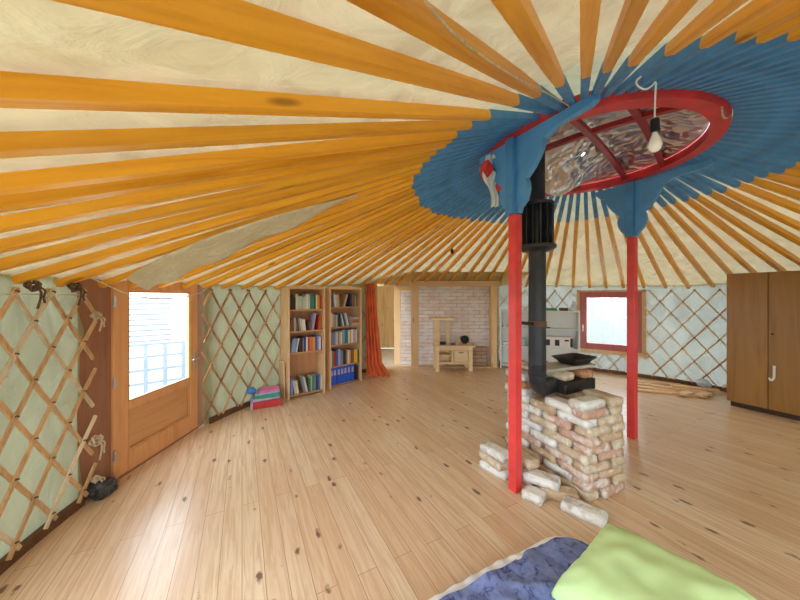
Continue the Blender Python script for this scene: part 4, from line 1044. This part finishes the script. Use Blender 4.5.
# pillow
b = MB(); bmesh.ops.create_grid(b.bm, x_segments=40, y_segments=40, size=1)
topv = list(b.bm.verts)
geo = bmesh.ops.duplicate(b.bm, geom=b.bm.faces[:] + b.bm.verts[:] + b.bm.edges[:])
low = [g for g in geo['geom'] if isinstance(g, bmesh.types.BMVert)]
PW, PHh = .61, .62
def pil(v, s):
    x, y = v.co.x, v.co.y
    e = (max(0, 1 - x ** 4) * max(0, 1 - y ** 4)) ** .5
    z = .135 * e ** .75
    pinch = 1 - .09 * ((1 - y * y) * abs(x) ** 3); pinch2 = 1 - .09 * ((1 - x * x) * abs(y) ** 3)
    wr_ = .012 * noise.noise(Vector((x * 3, y * 3, 0))) * e + .012 * math.sin(math.atan2(y, x) * 26 + 2 * noise.noise(Vector((x * 4, y * 4, 5)))) * max(0, (abs(x) ** 4 + abs(y) ** 4) - .25) * e
    v.co = Vector((x * PW / 2 * pinch, y * PHh / 2 * pinch2, s * z * (1 if s > 0 else .55) + wr_ * s))
for v in topv: pil(v, 1)
for v in low: pil(v, -1)
bmesh.ops.remove_doubles(b.bm, verts=b.bm.verts, dist=1e-4)
pa = math.atan2(.35, .52)
po = b.build('pillow', M['pillow'], smooth=True, loc=(1.14, 1.355, .215), rot=(math.radians(-3), math.radians(-6), pa)); tag(po, 'lime-green square pillow lying on the blue blanket', 'pillow')

# ------------------------------------------------------------------ outside
struct(MB().span((-40, -40, -.4), (40, 40, -.3)).build('ground', plain('pale_ground', rgb(150, 152, 132), .9, 0, .1, 1)))
hs = thing('outbuilding', 'pale slatted outbuilding seen through the door glass', 'building', (-7.5, 9.1, -.3), math.radians(-49.5))
MB().span((-.2, -3.5, 0), (0, 4.5, 3.0)).build('wall', plain('pale_render', rgb(240, 240, 240), .8, 0, .03), hs)
for k in range(9): MB().span((0, -.6, .55 + .16 * k), (.03, .45, .61 + .16 * k)).build('slat', plain('slat_grey', rgb(108, 114, 122), .8), hs)
fe = thing('garden_fence', 'pale square-grid fence outside the glazed door', 'fence', (-5.0, 5.9, -.3), math.radians(-49.5))
FM = plain('fence_grey', rgb(112, 122, 134), .8)
for k in range(9): MB().box((0, -1.2 + .3 * k, .49), (.05, .07, .98)).build('post', FM, fe)
for z in (.2, .46, .72, .96): MB().box((0, 0, z), (.03, 2.5, .05)).build('rail', FM, fe)
gh = thing('greenhouse', 'white gabled tent-like shelter seen through the window', 'shelter', (7.6, 11.3, -.3), math.radians(-34))
WM = plain('shelter_grey', rgb(126, 128, 124), .7, 0, .03)
MB().prism([(-1.5, 0), (1.5, 0), (1.5, 1.6), (.1, 3.1), (-.1, 3.1), (-1.5, 1.6)], 2.2, Matrix()).build('tent_body', WM, gh)
MB().bar([(-1.6, -1.13, 1.55), (0, -1.13, 3.18), (1.6, -1.13, 1.55)], (0, -1, 0), .08, .05).build('gable_frame', FM, gh)
tr_ = thing('garden_arch', 'pale blue garden arch with a grid seen through the window', 'arch', (6.5, 8.9, -.3), math.radians(-36))
AM = plain('arch_blue', rgb(126, 142, 160), .6)
pts = [(-.4, 0, 0), (-.4, 0, .9)] + [(-.4 * math.cos(PI * i / 12), 0, .9 + .4 * math.sin(PI * i / 12)) for i in range(1, 12)] + [(.4, 0, .9), (.4, 0, 0)]
MB().tube(pts, .025, 8).build('hoop', AM, tr_, smooth=True)
for z in (.3, .6, .9): MB().box((0, 0, z), (.78, .02, .03)).build('rail', AM, tr_)
for x in (-.14, .14): MB().box((x, 0, .63), (.03, .02, 1.26)).build('upright', AM, tr_)

# ------------------------------------------------------------------ light
w = bpy.data.worlds.new('sky'); SC.world = w; w.use_nodes = True
bg = w.node_tree.nodes['Background']; bg.inputs[0].default_value = (.77, .885, 1, 1); bg.inputs[1].default_value = 5.0
def portal(c, sx, sy):
    d = bpy.data.lights.new('daylight_portal', 'AREA'); d.shape = 'RECTANGLE'; d.size = sx; d.size_y = sy; d.cycles.is_portal = True
    o = bpy.data.objects.new('daylight_portal', d); COL.objects.link(o); o.location = c
    n = Vector((CX - c[0], CY - c[1], 0)); o.rotation_euler = n.to_track_quat('-Z', 'Y').to_euler()
portal((XD - .2, 3.13, 1.15), .85, 1.05)
portal((WA + WB) / 2 + Vector((.08, .1, 1.1)), .85, 1.0)
for c, sx, sy in REAR: portal(c + (c - Vector((CX, CY, c.z))).normalized() * .08, sx, sy)
